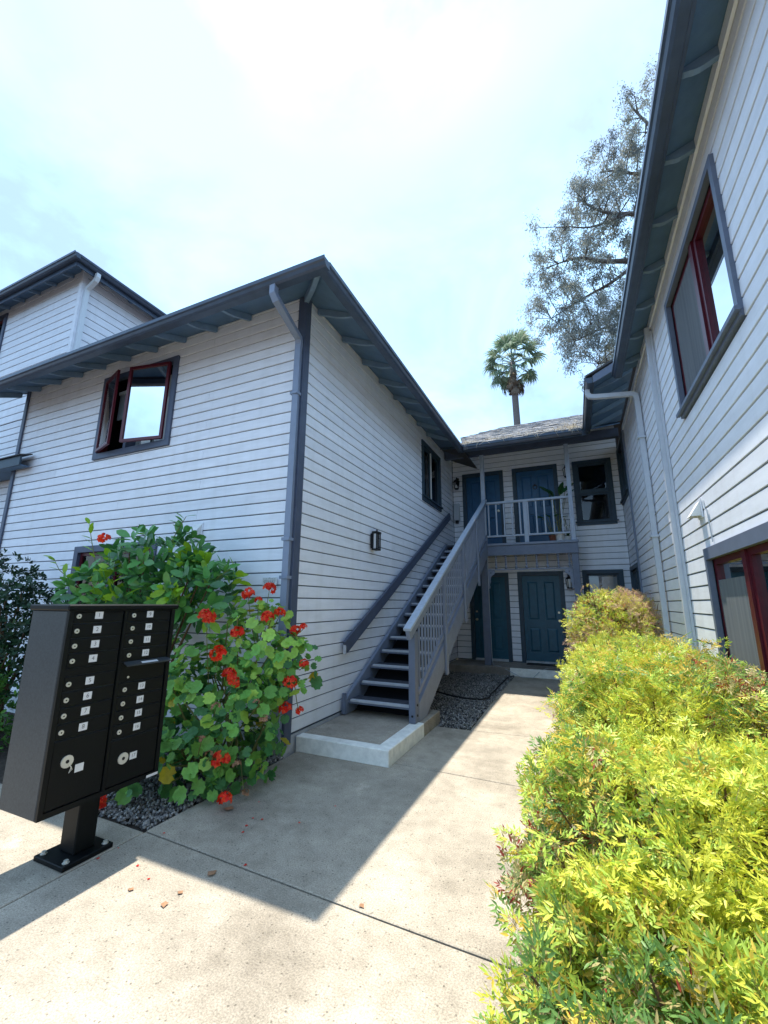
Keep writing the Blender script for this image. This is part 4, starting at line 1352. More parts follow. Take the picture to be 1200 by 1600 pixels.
def frames(D, Nn):
    """Orthonormal frames: x along D, z close to Nn."""
    D = D / np.linalg.norm(D, axis=1, keepdims=True)
    Y = np.cross(Nn, D)
    ln = np.linalg.norm(Y, axis=1, keepdims=True)
    Y = np.where(ln > 1e-5, Y / np.maximum(ln, 1e-5), np.array([[1.0, 0, 0]]))
    Z = np.cross(D, Y)
    return np.stack([D, Y, Z], 2)          # columns


def leaf_cloud(shape, P, D, Nn, L, W):
    v, t = shape
    sc = np.stack([L, W, W], 1)[:, None, :]
    V = np.einsum('nij,nkj->nki', frames(D, Nn), v[None] * sc) + P[:, None]
    T = t[None] + (np.arange(len(P)) * len(v))[:, None, None]
    return V.reshape(-1, 3), T.reshape(-1, 3), len(t)


def foliage(name, parent, shape, P, D, Nn, L, W, mats, mi):
    V, T, k = leaf_cloud(shape, P, D, Nn, L, W)
    off = np.array(wloc(parent)) if parent else np.zeros(3)
    me = np_mesh(name, V - off, T, mats, np.repeat(mi, k))
    o = place(name, me, parent, tuple(off))
    o['kind'] = 'stuff'
    return o


def unit(v):
    return v / np.maximum(np.linalg.norm(v, axis=-1, keepdims=True), 1e-9)


# ---- nandina: compound leaves (sprays) of lance leaflets
def spray(seed, n_side=4):
    r = random.Random(seed)
    L = []
    length = 1.0
    for i in range(n_side):
        u = 0.30 + 0.62 * i / n_side
        for s in (-1, 1):
            ang = math.radians(r.uniform(42, 62))
            bl = (0.46 - 0.30 * i / n_side) * r.uniform(0.85, 1.15)
            base_ = np.array([u * length, 0, -0.10 * u * u])
            d = np.array([math.cos(ang), s * math.sin(ang), r.uniform(-0.15, 0.12)])
            k = 3 if i < 2 else 2
            for j in range(k):
                q = base_ + d * bl * (0.35 + 0.6 * j / k)
                for s2 in ((-1, 1) if j < k - 1 else (0,)):
                    a2 = math.atan2(d[1], d[0]) + s2 * math.radians(r.uniform(30, 50))
                    L.append((q, np.array([math.cos(a2), math.sin(a2), r.uniform(-0.35, 0.15)]), r.uniform(0.17, 0.25)))
    L.append((np.array([0.95, 0, -0.1]), np.array([1, 0, -0.2]), 0.22))
    for s in (-1, 1):
        L.append((np.array([0.9, 0, -0.09]), np.array([0.8, 0.6 * s, -0.2]), 0.2))
    P = np.array([a for a, b, c in L]); D = np.array([b for a, b, c in L]); S_ = np.array([c for a, b, c in L])
    N_ = unit(np.array([[r.uniform(-.6, .6), r.uniform(-.6, .6), 1.0] for _ in L]))
    V, T, k = leaf_cloud(LANCE if n_side >= 4 else BLADE, P, D, N_, S_, S_ * 0.28)
    # rachis
    st_v = np.array([(0, 0.006, 0), (0, -0.006, 0), (0.5, 0.004, -0.02), (0.5, -0.004, -0.02), (0.95, 0, -0.1)])
    st_t = np.array([(0, 1, 2), (1, 3, 2), (2, 3, 4)])
    nl = len(T)
    T = np.concatenate([T, st_t + len(V)])
    V = np.concatenate([V, st_v])
    return V, T, nl


SPR = [spray(s) for s in range(5)]
SPR_L = [spray(s + 20, 3) for s in range(4)]


def shell(rng, n, c, r, power=2.6, rmin=0.86, rmax=1.03, zmin=-0.1):
    d = rng.normal(size=(n * 3, 3))
    d = unit(d)
    d = d[d[:, 2] > zmin][:n]
    k = (np.abs(d) ** power).sum(1) ** (-1 / power)
    s = d * k[:, None] * rng.uniform(rmin, rmax, (len(d), 1))
    P = np.array(c) + s * np.array(r)
    nrm = unit(d / np.array(r))
    return P, nrm


def nandina(c, r, n, label, mats, probs, seed, parts=0, size=(0.17, 0.26), sprs=None, shoots=44, group='nandina shrubs in the hedge'):
    rng = np.random.default_rng(seed)
    b = thing('nandina_shrub', (c[0], c[1], 0), label, 'shrub', group)
    sprs = sprs or SPR
    P1, N1 = shell(rng, int(n * 0.68), c, r, rmin=0.84, rmax=1.08)
    P2, N2 = shell(rng, int(n * 0.32), c, r, rmin=0.45, rmax=0.84)
    P3, N3 = shell(rng, shoots, c, r, rmin=1.06, rmax=1.2, zmin=-0.05)
    P = np.concatenate([P1, P2, P3]); Nn = np.concatenate([N1, N2, N3])
    bump = np.sin(P[:, 0] * 7.3 + seed) * np.sin(P[:, 1] * 6.1 + 2 * seed) + 0.6 * np.sin(P[:, 2] * 9 + P[:, 1] * 5)
    P = P + Nn * (bump * 0.055)[:, None]
    hole = (bump < -0.75) & (rng.random(len(P)) < 0.72)
    P, Nn = P[~hole], Nn[~hole]
    keep = (P[:, 2] > 0.03) & (P[:, 0] < 1.15)
    P, Nn = P[keep], Nn[keep]
    m = len(P)
    D = unit(Nn * 0.7 + rng.normal(size=(m, 3)) * 0.7 + np.array([0, 0, 0.25]))
    up_ = unit(np.array([0, 0, 1.0]) + Nn * 0.4 + rng.normal(size=(m, 3)) * 0.55)
    F_ = frames(D, up_)
    sc = rng.uniform(*size, m)
    P = P - D * (sc * 0.55)[:, None]
    # colour patches: neighbouring sprays share a hue
    ph = np.sin(P[:, 0] * 5.1 + seed) + np.sin(P[:, 1] * 4.3 + 1.7 * seed) + np.sin(P[:, 2] * 6.0) + rng.normal(size=m) * 0.9
    cum = np.cumsum(probs)
    rank = np.argsort(np.argsort(ph)) / m
    mi = np.searchsorted(cum, rank).clip(0, len(mats) - 1)
    # the ones nearest the camera become parts of their own
    dist = np.linalg.norm(P - np.array([0, 0, 1.6]), axis=1) - Nn @ np.array([-0.3, -0.6, 0.6]) * 0.6
    order = np.argsort(dist)
    sp = rng.integers(0, len(sprs), m)
    own = set(order[:parts].tolist())
    cache = {}
    for i in order[:parts]:
        key = (int(sp[i]), int(mi[i]))
        if key not in cache:
            V, T, nl = sprs[key[0]]
            cache[key] = np_mesh('leaf_spray', V, T, [M[mats[key[1]]], M['stem_brown'], M[mats[(key[1] + 1) % len(mats)]]],
                                 np.concatenate([np.where(np.arange(nl) // 6 % 7 == 3, 2, 0), np.ones(len(T) - nl, int)]))
        place('leaf_spray', cache[key], b, tuple(P[i]), Matrix(F_[i].tolist()), float(sc[i]))
    Vs, Ts, Ms, off = [], [], [], 0
    bx = np.array([c[0], c[1], 0])
    lut = len(mats)
    for q in range(len(sprs)):
        idx = np.array([i for i in range(m) if sp[i] == q and i not in own])
        if not len(idx): continue
        V, T, nl = sprs[q]
        W_ = np.einsum('nij,kj->nki', F_[idx], V) * sc[idx][:, None, None] + P[idx][:, None] - bx
        Vs.append(W_.reshape(-1, 3))
        Ts.append((T[None] + (np.arange(len(idx)) * len(V))[:, None, None]).reshape(-1, 3) + off)
        off += len(idx) * len(V)
        base_m = np.repeat(mi[idx][:, None], len(T), 1)
        tris_per = 6 if len(T) > 60 else 2
        alt = rng.random((len(idx), len(T) // tris_per + 2)) < 0.22
        altm = alt[:, np.arange(len(T)) // tris_per]
        base_m = np.where(altm, (base_m + 1) % lut, base_m)
        base_m[:, nl:] = lut
        Ms.append(base_m.reshape(-1))
    me = np_mesh('foliage', np.concatenate(Vs), np.concatenate(Ts), [M[k] for k in mats] + [M['stem_brown']], np.concatenate(Ms))
    o = place('foliage', me, b, tuple(bx)); o['kind'] = 'stuff'
    t = mb('stem_brown')
    for i in range(36):
        a = rng.uniform(0, 6.28)
        e = np.array([math.cos(a) * r[0], math.sin(a) * r[1], 0]) * rng.uniform(0.2, 0.9)
        q = np.array([c[0], c[1], 0]) + e * 0.35
        tip = np.array([c[0], c[1], 0]) + e + np.array([0, 0, (c[2] + r[2]) * rng.uniform(0.75, 1.02)])
        t.tube([tuple(q - np.array([0, 0, 0.05])), tuple((q + tip) / 2 + rng.normal(size=3) * 0.03), tuple(tip)], [0.009, 0.007, 0.004], 5, caps=False)
    t.build('stems', b)
    return b


HM = ['nan_yel', 'nan_lime', 'nan_gold', 'nan_grn', 'nan_tan', 'nan_red']
nandina((0.42, 1.60, 0.16), (0.74, 0.85, 0.44), 2700, 'golden green nandina nearest the camera, first of the hedge row', HM, [0.40, 0.33, 0.06, 0.19, 0.02, 0.0], 1, 300, size=(0.11, 0.18), shoots=30)
nandina((0.46, 2.65, 0.26), (0.80, 0.90, 0.62), 2900, 'yellow green nandina with a few red sprays, second in the hedge row', HM, [0.40, 0.29, 0.09, 0.15, 0.06, 0.01], 2, 300, size=(0.12, 0.18), shoots=40)
nandina((0.57, 3.9, 0.36), (0.76, 0.90, 0.84), 3300, 'lime nandina bulging over the middle of the walk below the maroon window', HM, [0.40, 0.27, 0.12, 0.12, 0.085, 0.005], 3, 120, sprs=SPR_L, size=(0.13, 0.20))
nandina((0.58, 5.15, 0.36), (0.74, 0.92, 0.84), 2300, 'bright yellow nandina below the white vent hood in the hedge row', HM, [0.43, 0.26, 0.12, 0.08, 0.105, 0.005], 4, 0, sprs=SPR_L, size=(0.13, 0.21))
nandina((0.56, 6.45, 0.36), (0.74, 0.90, 0.78), 2000, 'yellow green nandina at the far end of the row before the bronze one', HM, [0.40, 0.24, 0.10, 0.11, 0.145, 0.005], 5, 0, sprs=SPR_L, size=(0.13, 0.21))
BM_ = ['nan_pink', 'nan_tan', 'nan_yel', 'nan_lime', 'nan_red', 'nan_grn']
nandina((0.60, 8.35, 0.85), (0.74, 0.95, 0.90), 2300, 'tall round nandina flushed bronze pink near the lower doors', BM_, [0.38, 0.24, 0.18, 0.11, 0.03, 0.06], 6, 0, size=(0.13, 0.21), sprs=SPR_L, group=None)


# ---- geranium: round scalloped leaves, red heads
GER_L = [round_leaf(18, s) for s in range(3)]
gbase = (-3.2, 3.3, 0.0)
gr = thing('geranium', gbase, 'big sprawling geranium with red flower heads at the house corner', 'flowering plant')
LOBES = GER_LOBES = [((-3.30, 3.30, 0.45), (0.62, 0.52, 0.78), 460), ((-2.98, 3.52, 1.05), (0.42, 0.35, 0.55), 270), ((-3.66, 3.20, 0.55), (0.38, 0.40, 0.50), 200),
                     ((-2.62, 3.62, 0.98), (0.28, 0.26, 0.30), 70), ((-2.95, 3.30, 0.42), (0.40, 0.42, 0.52), 250), ((-3.08, 2.92, 0.22), (0.28, 0.24, 0.32), 100), ((-3.42, 2.78, 0.20), (0.34, 0.24, 0.32), 120)]
rng = np.random.default_rng(21)
Ps, Ns, big = [], [], []
for c, r, n in LOBES:
    for (f, a, b2) in ((0.62, 0.90, 1.06), (0.38, 0.55, 0.9)):
        P, Nn = shell(rng, int(n * f), c, r, 2.2, a, b2, zmin=-0.75)
        Ps.append(P); Ns.append(Nn)
P = np.concatenate(Ps); Nn = np.concatenate(Ns)
keep = (P[:, 2] > 0.05) & (P[:, 1] < 3.98)
# leaves buried deep in another lobe are dropped
for c, r, n in LOBES:
    q = (((P - np.array(c)) / np.array(r)) ** 2).sum(1)
    keep &= q > 0.36
P, Nn = P[keep], Nn[keep]
m = len(P)
nrm = unit(Nn * 0.8 + np.array([0.1, -0.25, 0.55]) + rng.normal(size=(m, 3)) * 0.5)
D = unit(np.cross(nrm, rng.normal(size=(m, 3))))
F_ = frames(D, nrm)
S_ = rng.uniform(0.055, 0.145, m)
hgt = P[:, 2] + rng.normal(size=m) * 0.22
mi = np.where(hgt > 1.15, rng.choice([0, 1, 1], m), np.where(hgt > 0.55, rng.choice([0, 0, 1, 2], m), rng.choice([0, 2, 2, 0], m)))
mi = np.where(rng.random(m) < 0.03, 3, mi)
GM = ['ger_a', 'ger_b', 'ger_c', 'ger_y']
front = np.argsort(np.linalg.norm(P - np.array([0, 0, 1.6]), axis=1) - Nn @ unit(np.array([3.2, -3.3, 0.8])) * 0.5)
cache = {}
vi = rng.integers(0, 3, m)
for i in front[:300]:
    key = (int(vi[i]), int(mi[i]))
    if key not in cache:
        v, t_ = GER_L[key[0]]
        cache[key] = np_mesh('leaf', v, t_, [M[GM[key[1]]]], np.zeros(len(t_)))
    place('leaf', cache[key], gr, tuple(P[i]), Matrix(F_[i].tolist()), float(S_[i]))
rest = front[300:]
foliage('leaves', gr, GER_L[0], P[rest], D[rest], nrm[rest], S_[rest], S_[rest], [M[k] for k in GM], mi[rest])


def flower_head(seed, r=0.057, m_=('petal', 'petal2'), n=26):
    rg = np.random.default_rng(seed)
    d = unit(rg.normal(size=(n, 3))); d[:, 2] = np.abs(d[:, 2]) * 1.0 - 0.25; d = unit(d)
    t = np.array([(0, 3, 1), (1, 3, 2)])
    PP, DD, NN = [], [], []
    for k in range(n):
        for j in range(4):
            tg = unit(np.cross(d[k], rg.normal(size=3)))
            PP.append(d[k] * r * 0.85); DD.append(tg * 0.9 + d[k] * 0.45); NN.append(d[k])
    V, T, k_ = leaf_cloud(BLADE, np.array(PP), np.array(DD), np.array(NN), np.full(n * 4, r * 0.62), np.full(n * 4, r * 0.55))
    return np_mesh('flower_head', V, T, [M[m_[0]], M[m_[1]]], np.repeat(rg.integers(0, 2, n * 4), 2))


FH = [flower_head(s) for s in range(3)]
DH = [flower_head(9, 0.04, ('dead', 'dead'), 12)]
HEADS = [
    (-3.185, 3.029, 1.453, 1.30, 0),
    (-3.040, 3.403, 1.679, 1.00, 0),
    (-2.757, 3.379, 1.727, 1.00, 0),
    (-2.916, 3.418, 1.616, 0.60, 0),
    (-2.940, 3.183, 1.313, 1.00, 0),
    (-2.726, 3.340, 1.453, 1.00, 0),
    (-2.685, 3.468, 1.493, 0.90, 0),
    (-3.036, 3.061, 1.136, 1.15, 0),
    (-2.867, 3.041, 0.962, 1.00, 0),
    (-2.820, 3.052, 0.906, 0.90, 0),
    (-2.467, 3.394, 0.879, 1.00, 0),
    (-2.443, 3.533, 1.363, 0.60, 0),
    (-2.587, 3.602, 1.318, 0.90, 0),
    (-2.372, 3.468, 1.038, 0.70, 0),
    (-2.625, 3.562, 0.599, 1.00, 0),
    (-2.456, 3.551, 0.607, 0.60, 0),
    (-2.753, 2.902, 0.335, 1.15, 0),
    (-2.659, 2.879, 0.072, 0.90, 0),
    (-3.487, 2.419, 0.085, 1.00, 0),
    (-2.867, 2.913, 0.725, 0.90, 1),
    (-2.631, 3.140, 0.743, 0.70, 1),
    (-2.558, 3.176, 0.598, 1.00, 1),
    (-2.918, 2.840, 0.489, 0.70, 1),
    (-2.841, 2.861, 0.373, 0.80, 1),
    (-2.656, 2.984, 0.291, 0.80, 1),
    (-2.627, 3.075, 0.051, 0.80, 1),
]
t = mb('stem_green')
for i, (x, y, z, s, dead) in enumerate(HEADS):
    place('flower_head' if not dead else 'faded_head', (DH if dead else FH)[0 if dead else i % 3], gr, (x, y, z), (RN.uniform(-.4, .4), RN.uniform(-.4, .4), RN.uniform(0, 6)), s)
    c = min(LOBES, key=lambda l: sum(((a - b) / r_) ** 2 for a, b, r_ in zip((x, y, z), l[0], l[1])))[0]
    p = Vector((x, y, z)); q = p.lerp(Vector(c), 0.75)
    t.tube([p - Vector((0, 0, 0.02)), p.lerp(q, 0.4) - Vector((0, 0, 0.05)), q], [0.0035, 0.004, 0.005], 5, caps=False)
for i in range(34):
    c, r, n = LOBES[i % len(LOBES)]
    a = RN.uniform(0, 6.28)
    p = Vector((-3.25 + RN.uniform(-.3, .3), 3.35 + RN.uniform(-.2, .25), 0))
    q = Vector((c[0] + r[0] * 0.8 * math.cos(a), min(3.95, c[1] + r[1] * 0.8 * math.sin(a)), c[2] + r[2] * RN.uniform(-0.2, 0.8)))
    t.tube([p, p.lerp(q, 0.5) + Vector((RN.uniform(-.05, .05), RN.uniform(-.05, .05), 0.08)), q], [0.012, 0.009, 0.006], 6, caps=False)
t.build('stems', gr, smooth=True)


# ---- glossy shrub behind the mailbox
def leafy_shrub(name, loc, label, cat, lobes, L, mats, weights, seed, parts=0, rosette=6, shape=OVAL, aspect=0.45, stems=14, reach=(0.9, 1.08), group=None, ymax=3.95, upb=0.35):
    rg = np.random.default_rng(seed)
    b = thing(name, loc, label, cat, group)
    Pl, Dl, Nl, Ml, Cl = [], [], [], [], []
    for c, r, n in lobes:
        P, Nn = shell(rg, n, c, r, 2.2, reach[0] - 0.28, reach[1], zmin=-0.7)
        for p, q in zip(P, Nn):
            ax = unit(q + np.array([0, 0, upb]) + rg.normal(size=3) * 0.35)
            mcol = rg.choice(len(mats), p=weights)
            e1 = unit(np.cross(ax, rg.normal(size=3))); e2 = np.cross(ax, e1)
            a0 = rg.uniform(0, 6.28)
            for k in range(rosette):
                a = a0 + k * 2.4
                d = unit((e1 * math.cos(a) + e2 * math.sin(a)) * rg.uniform(0.6, 1.0) + ax * rg.uniform(0.35, 0.8))
                Pl.append(p + ax * (k * L * 0.10) + d * L * 0.1); Dl.append(d); Nl.append(unit(ax + rg.normal(size=3) * 0.25)); Ml.append(mcol if rg.random() < 0.8 else rg.choice(len(mats), p=weights))
    P = np.array(Pl); D = np.array(Dl); Nn = np.array(Nl); mi = np.array(Ml)
    keep = (P[:, 1] < ymax) & (P[:, 2] > 0.03)
    P, D, Nn, mi = P[keep], D[keep], Nn[keep], mi[keep]
    m = len(P)
    Ls = rg.uniform(0.75, 1.2, m) * L
    order = np.argsort(np.linalg.norm(P - np.array([0, 0, 1.6]), axis=1))
    cache = {}
    F_ = frames(D, Nn)
    for i in order[:parts]:
        k = int(mi[i])
        if k not in cache:
            v, t_ = shape
            cache[k] = np_mesh('leaf', v * np.array([1, aspect, aspect]), t_, [M[mats[k]]], np.zeros(len(t_)))
        place('leaf', cache[k], b, tuple(P[i]), Matrix(F_[i].tolist()), float(Ls[i]))
    o = order[parts:]
    foliage('foliage', b, shape, P[o], D[o], Nn[o], Ls[o], Ls[o] * aspect, [M[k] for k in mats], mi[o])
    t = mb('stem_brown')
    for i in range(stems):
        c, r, n = lobes[i % len(lobes)]
        q = Vector((c[0] + r[0] * rg.uniform(-.6, .6), min(ymax, c[1] + r[1] * rg.uniform(-.6, .6)), c[2] + r[2] * rg.uniform(0, .75)))
        p = Vector((loc[0] + rg.uniform(-.15, .15), loc[1] + rg.uniform(-.1, .1), -0.05))
        t.tube([p, p.lerp(q, 0.5) + Vector((0, 0, 0.12)), q], [0.022, 0.015, 0.007], 6, caps=False)
    t.build('stems', b, smooth=True)
    return b


hb = leafy_shrub('hibiscus_shrub', (-4.6, 3.4, 0), 'glossy dark green shrub rising behind the mailbox with one red bloom', 'shrub',
                 [((-4.48, 3.40, 1.84), (0.66, 0.38, 0.52), 90), ((-5.22, 3.35, 1.62), (0.48, 0.34, 0.34), 44), ((-3.75, 3.42, 1.66), (0.46, 0.34, 0.36), 60), ((-4.55, 3.35, 1.25), (0.5, 0.35, 0.35), 40)],
                 0.165, ['hib_a', 'hib_b', 'hib_c'], [0.54, 0.30, 0.16], 31, 300, 6)
# long pale shoots on its left side, and the red bloom
t = mb('stem_green')
lv = []
for (pts) in ([(-5.55, 3.25, 1.75), (-5.95, 3.2, 1.98), (-6.12, 3.2, 2.14)], [(-5.35, 3.3, 1.95), (-5.5, 3.28, 2.3), (-5.62, 3.28, 2.56)], [(-3.55, 3.3, 1.75), (-3.3, 3.25, 1.85), (-3.15, 3.25, 1.93)], [(-4.15, 3.3, 2.2), (-3.95, 3.25, 2.4), (-3.86, 3.25, 2.52)]):
    t.tube(pts, [0.006, 0.005, 0.003], 5, caps=False)
    for k in range(7):
        f = 0.25 + 0.75 * k / 6
        p = Vector(pts[0]).lerp(Vector(pts[1]), f * 2) if f < 0.5 else Vector(pts[1]).lerp(Vector(pts[2]), f * 2 - 1)
        lv.append((p, Vector((RN.uniform(-1, 1), RN.uniform(-1, 0.3), RN.uniform(0, .8))).normalized(), 'hib_c' if pts[0][0] < -5 else 'hib_a'))
o = t.build('shoots', hb); o['kind'] = 'stuff'
ov = {}
for p, d, k in lv:
    if k not in ov:
        ov[k] = np_mesh('leaf', OVAL[0] * np.array([1, .42, .42]), OVAL[1], [M[k]], np.zeros(8))
    f_ = frames(np.array([tuple(d)]), np.array([(0.1, -0.3, 1.0)]))[0]
    place('leaf', ov[k], hb, tuple(p), Matrix(f_.tolist()), RN.uniform(0.11, 0.15))
place('flower', FH[0], hb, (-5.28, 3.28, 2.36), (0.9, 0.2, 0), 1.1)
leafy_shrub('dark_shrub', (-6.9, 3.2, 0), 'dark small leaved shrub against the front wall at the far left', 'shrub',
            [((-6.75, 3.2, 1.25), (0.55, 0.45, 0.75), 330), ((-7.4, 3.2, 1.6), (0.6, 0.45, 0.65), 240), ((-6.35, 3.15, 0.9), (0.4, 0.4, 0.6), 180)], 0.06, ['dk_a', 'dk_b'], [0.5, 0.5], 33, 0, 6, OVAL, 0.5)
leafy_shrub('light_green_shrub', (-6.35, 2.7, 0), 'low fresh green shrub in front of the dark one at the left edge', 'shrub',
            [((-6.55, 2.72, 0.55), (0.5, 0.35, 0.55), 210), ((-6.05, 2.72, 0.32), (0.35, 0.3, 0.4), 120)], 0.07, ['pit_a', 'pit_b'], [0.6, 0.4], 34, 0, 7, OVAL, 0.42)

# ---- potted plants on the balcony
for (x, pm, h, rr_, lab, kind) in ((-0.40, 'terracotta', 0.17, 0.085, 'broad leaved plant in a terracotta pot, left of the white pot on the balcony', 0),
                                   (-0.235, 'white', 0.20, 0.11, 'tall bird of paradise in the larger white pot on the balcony', 1),
                                   (-0.06, 'white', 0.13, 0.07, 'white flowered orchid in a small white pot by the balcony post', 2)):
    p = thing('potted_plant', (x, 10.80, 3.04), lab, 'potted plant')
    t = mb(pm); t.lathe([(rr_ * 0.72, 0.001), (rr_ * 0.95, h * 0.86), (rr_ * 1.05, h * 0.87), (rr_ * 1.05, h), (rr_ * 0.9, h), (rr_ * 0.85, h * 0.9)], (x, 10.80, 3.04), 16); t.build('pot', p)
    t = mb('soil'); t.lathe([(rr_ * 0.86, h * 0.86), (0.01, h * 0.88)], (x, 10.80, 3.04), 14); t.build('soil', p)
    t = mb('stem_green'); lf = []
    nst = (7, 8, 3)[kind]
    for i in range(nst):
        a = i * 2.4 + x * 9
        H_ = (0.42, 1.0, 0.5)[kind] * RN.uniform(0.7, 1.1)
        sp_ = (0.22, 0.2, 0.1)[kind]
        q = Vector((x + math.cos(a) * sp_, 10.80 + math.sin(a) * sp_ * 0.7, 3.04 + h + H_))
        b0 = Vector((x, 10.80, 3.04 + h * 0.86))
        t.tube([b0, b0.lerp(q, 0.5) + Vector((0, 0, 0.06)), q], 0.006, 5, caps=False)
        lf.append((q, Vector((math.cos(a), math.sin(a) * .7, (0.1, 0.9, 0.2)[kind]))))
    t.build('stems', p)
    if kind < 2:
        for q, d in lf:
            f_ = frames(np.array([tuple(d)]), np.array([(0.2, -0.5, 1.0)]))[0]
            me = np_mesh('leaf', OVAL[0] * np.array([1, .45, .45]), OVAL[1], [M['pot_leaf']], np.zeros(8))
            place('leaf', me, p, tuple(q - d * 0.05), Matrix(f_.tolist()), (0.24, 0.36)[kind])
    else:
        wf = flower_head(50, 0.03, ('white', 'white'), 7)
        for q, d in lf:
            place('bloom', wf, p, tuple(q)); place('bloom', wf, p, tuple(q - Vector((0.03, 0.02, 0.1)))); place('bloom', wf, p, tuple(q - Vector((-0.02, 0.03, 0.2))))
        for k in range(4):
            me = np_mesh('leaf', OVAL[0] * np.array([1, .4, .4]), OVAL[1], [M['pot_leaf']], np.zeros(8))
            place('leaf', me, p, (x, 10.8, 3.04 + h * 0.9), (0.2, -0.5, k * 1.6), 0.2)

# ---- fallen petals and dry leaves on the concrete
pm = {}
for nme, k in (('fallen_petal', 'petal'), ('dry_leaf', 'dead')):
    pm[nme] = np_mesh(nme, BLADE[0] * np.array([1, .8, .5]) + np.array([-.4, 0, 0.12]), BLADE[1], [M[k]], np.zeros(2))
for (x, y) in ((-2.365, 2.873), (-2.287, 2.888), (-2.331, 2.766), (-2.007, 2.967), (-2.29, 2.688), (-2.785, 2.445), (-2.608, 2.115), (-2.007, 2.40), (-2.90, 2.19), (-2.90, 2.06), (-2.43, 2.055), (-1.9, 3.3), (-2.5, 3.1)):
    tag(place('fallen_petal', pm['fallen_petal'], None, (x, y, 0.002), (0, 0, RN.uniform(0, 6)), RN.uniform(0.016, 0.028)), 'red geranium petal fallen on the grey concrete walk', 'petal', 'fallen petals on the walk')
for (x, y, s) in ((-2.129, 2.24, 0.07), (-2.158, 1.944, 0.05), (-2.432, 1.949, 0.04), (-2.157, 2.046, 0.04), (-1.19, 2.38, 0.04), (-2.62, 2.9, 0.09)):
    tag(place('dry_leaf', pm['dry_leaf'], None, (x, y, 0.002), (0, 0, RN.uniform(0, 6)), s), 'small brown dry leaf lying on the concrete walk', 'leaf', 'dry leaves on the walk')

# ================================================================== trees beyond the roofs
pt = thing('palm_tree', (-2.6, 27, 0), 'fan palm on a bare trunk standing behind the shingle roof', 'palm')
t = mb('palm_bark')
t.tube([(-2.55, 27, -0.1), (-2.57, 27, 6), (-2.6, 27, 12), (-2.64, 27, 15.4), (-2.67, 27, 17.6)], [0.33, 0.25, 0.22, 0.2, 0.2], 12)
t.build('trunk', pt, smooth=True)


def fan(seed, dead=False, n=22):
    r = random.Random(seed)
    t = MB().use(M['palm_d'] if dead else M['palm_b'])
    Lp = 1.15
    t.tube([(0, 0, 0), (Lp * 0.5, 0, 0.03), (Lp, 0, -0.02)], [0.028, 0.02, 0.014], 4, caps=False)
    mats_ = [M['palm_d']] if dead else [M['palm_a'], M['palm_a'], M['palm_b']]
    for i in range(n):
        a = math.radians(-108 + 216 * i / (n - 1) + r.uniform(-3, 3))
        if dead: a *= 0.35
        rl = 0.74 * (1 - 0.18 * abs(a) / 2) * r.uniform(0.85, 1.1)
        d = Vector((math.cos(a), math.sin(a), 0)); s = Vector((-math.sin(a), math.cos(a), 0))
        o = Vector((Lp, 0, -0.02))
        w = 0.05
        fold = 0.10 * r.uniform(0.3, 1)
        p1 = o + d * rl * 0.55 + Vector((0, 0, fold * 0.3 - 0.04)); p2 = o + d * rl * 0.85 + Vector((0, 0, -0.14 * r.uniform(0.5, 1.5))); p3 = o + d * rl + Vector((0, 0, -0.34 * r.uniform(0.6, 1.4)))
        t.use(r.choice(mats_))
        t.add([o, p1 + s * w, p1 - s * w, p2 + s * w * .5, p2 - s * w * .5, p3], [(0, 1, 2), (1, 3, 4, 2), (3, 5, 4)])
    return t.mesh('frond')


FAN = [fan(s) for s in range(4)]; DFAN = [fan(s, True, 12) for s in range(2)]
r_ = random.Random(77)
for i in range(36):
    e = math.radians(88 - 138 * (i / 35) ** 0.85 + r_.uniform(-7, 7))
    a = i * 2.39996 + r_.uniform(-0.2, 0.2)
    D_ = np.array([[math.cos(a) * math.cos(e), math.sin(a) * math.cos(e), math.sin(e)]])
    upv = np.array([[-math.cos(a) * math.sin(e), -math.sin(a) * math.sin(e), math.cos(e)]])
    f_ = frames(D_, upv)[0]
    place('frond', FAN[i % 4], pt, (-2.67, 27, 17.75 - 0.25 * i / 35), Matrix(f_.tolist()), r_.uniform(1.05, 1.22))
for i in range(22):
    a = i * 2.39996
    e = math.radians(-r_.uniform(62, 84))
    D_ = np.array([[math.cos(a) * math.cos(e), math.sin(a) * math.cos(e), math.sin(e)]])
    f_ = frames(D_, np.array([[math.cos(a), math.sin(a), 0.2]]))[0]
    place('dead_frond', DFAN[i % 2], pt, (-2.67 + 0.12 * math.cos(a), 27 + 0.12 * math.sin(a), 17.3 - 0.7 * r_.random()), Matrix(f_.tolist()), r_.uniform(0.55, 0.95))

eu = thing('eucalyptus_tree', (8.6, 27, 0), 'tall grey green eucalyptus leaning in from behind the right roof', 'tree')
t = mb('bark')
limb_pts = []


def limb(pts, r0, r1, n=8):
    pts = [Vector(p) for p in pts]
    fine = []
    for i in range(len(pts) - 1):
        for k in range(4):
            fine.append(pts[i].lerp(pts[i + 1], k / 4))
    fine.append(pts[-1])
    for _ in range(2):
        fine = [fine[0]] + [(fine[i - 1] + fine[i] * 2 + fine[i + 1]) / 4 for i in range(1, len(fine) - 1)] + [fine[-1]]
    rs = [r0 + (r1 - r0) * i / (len(fine) - 1) for i in range(len(fine))]
    t.tube(fine, rs, n, caps=False)
    limb_pts.extend((p, q) for p, q in zip(fine[2:], rs[2:]))


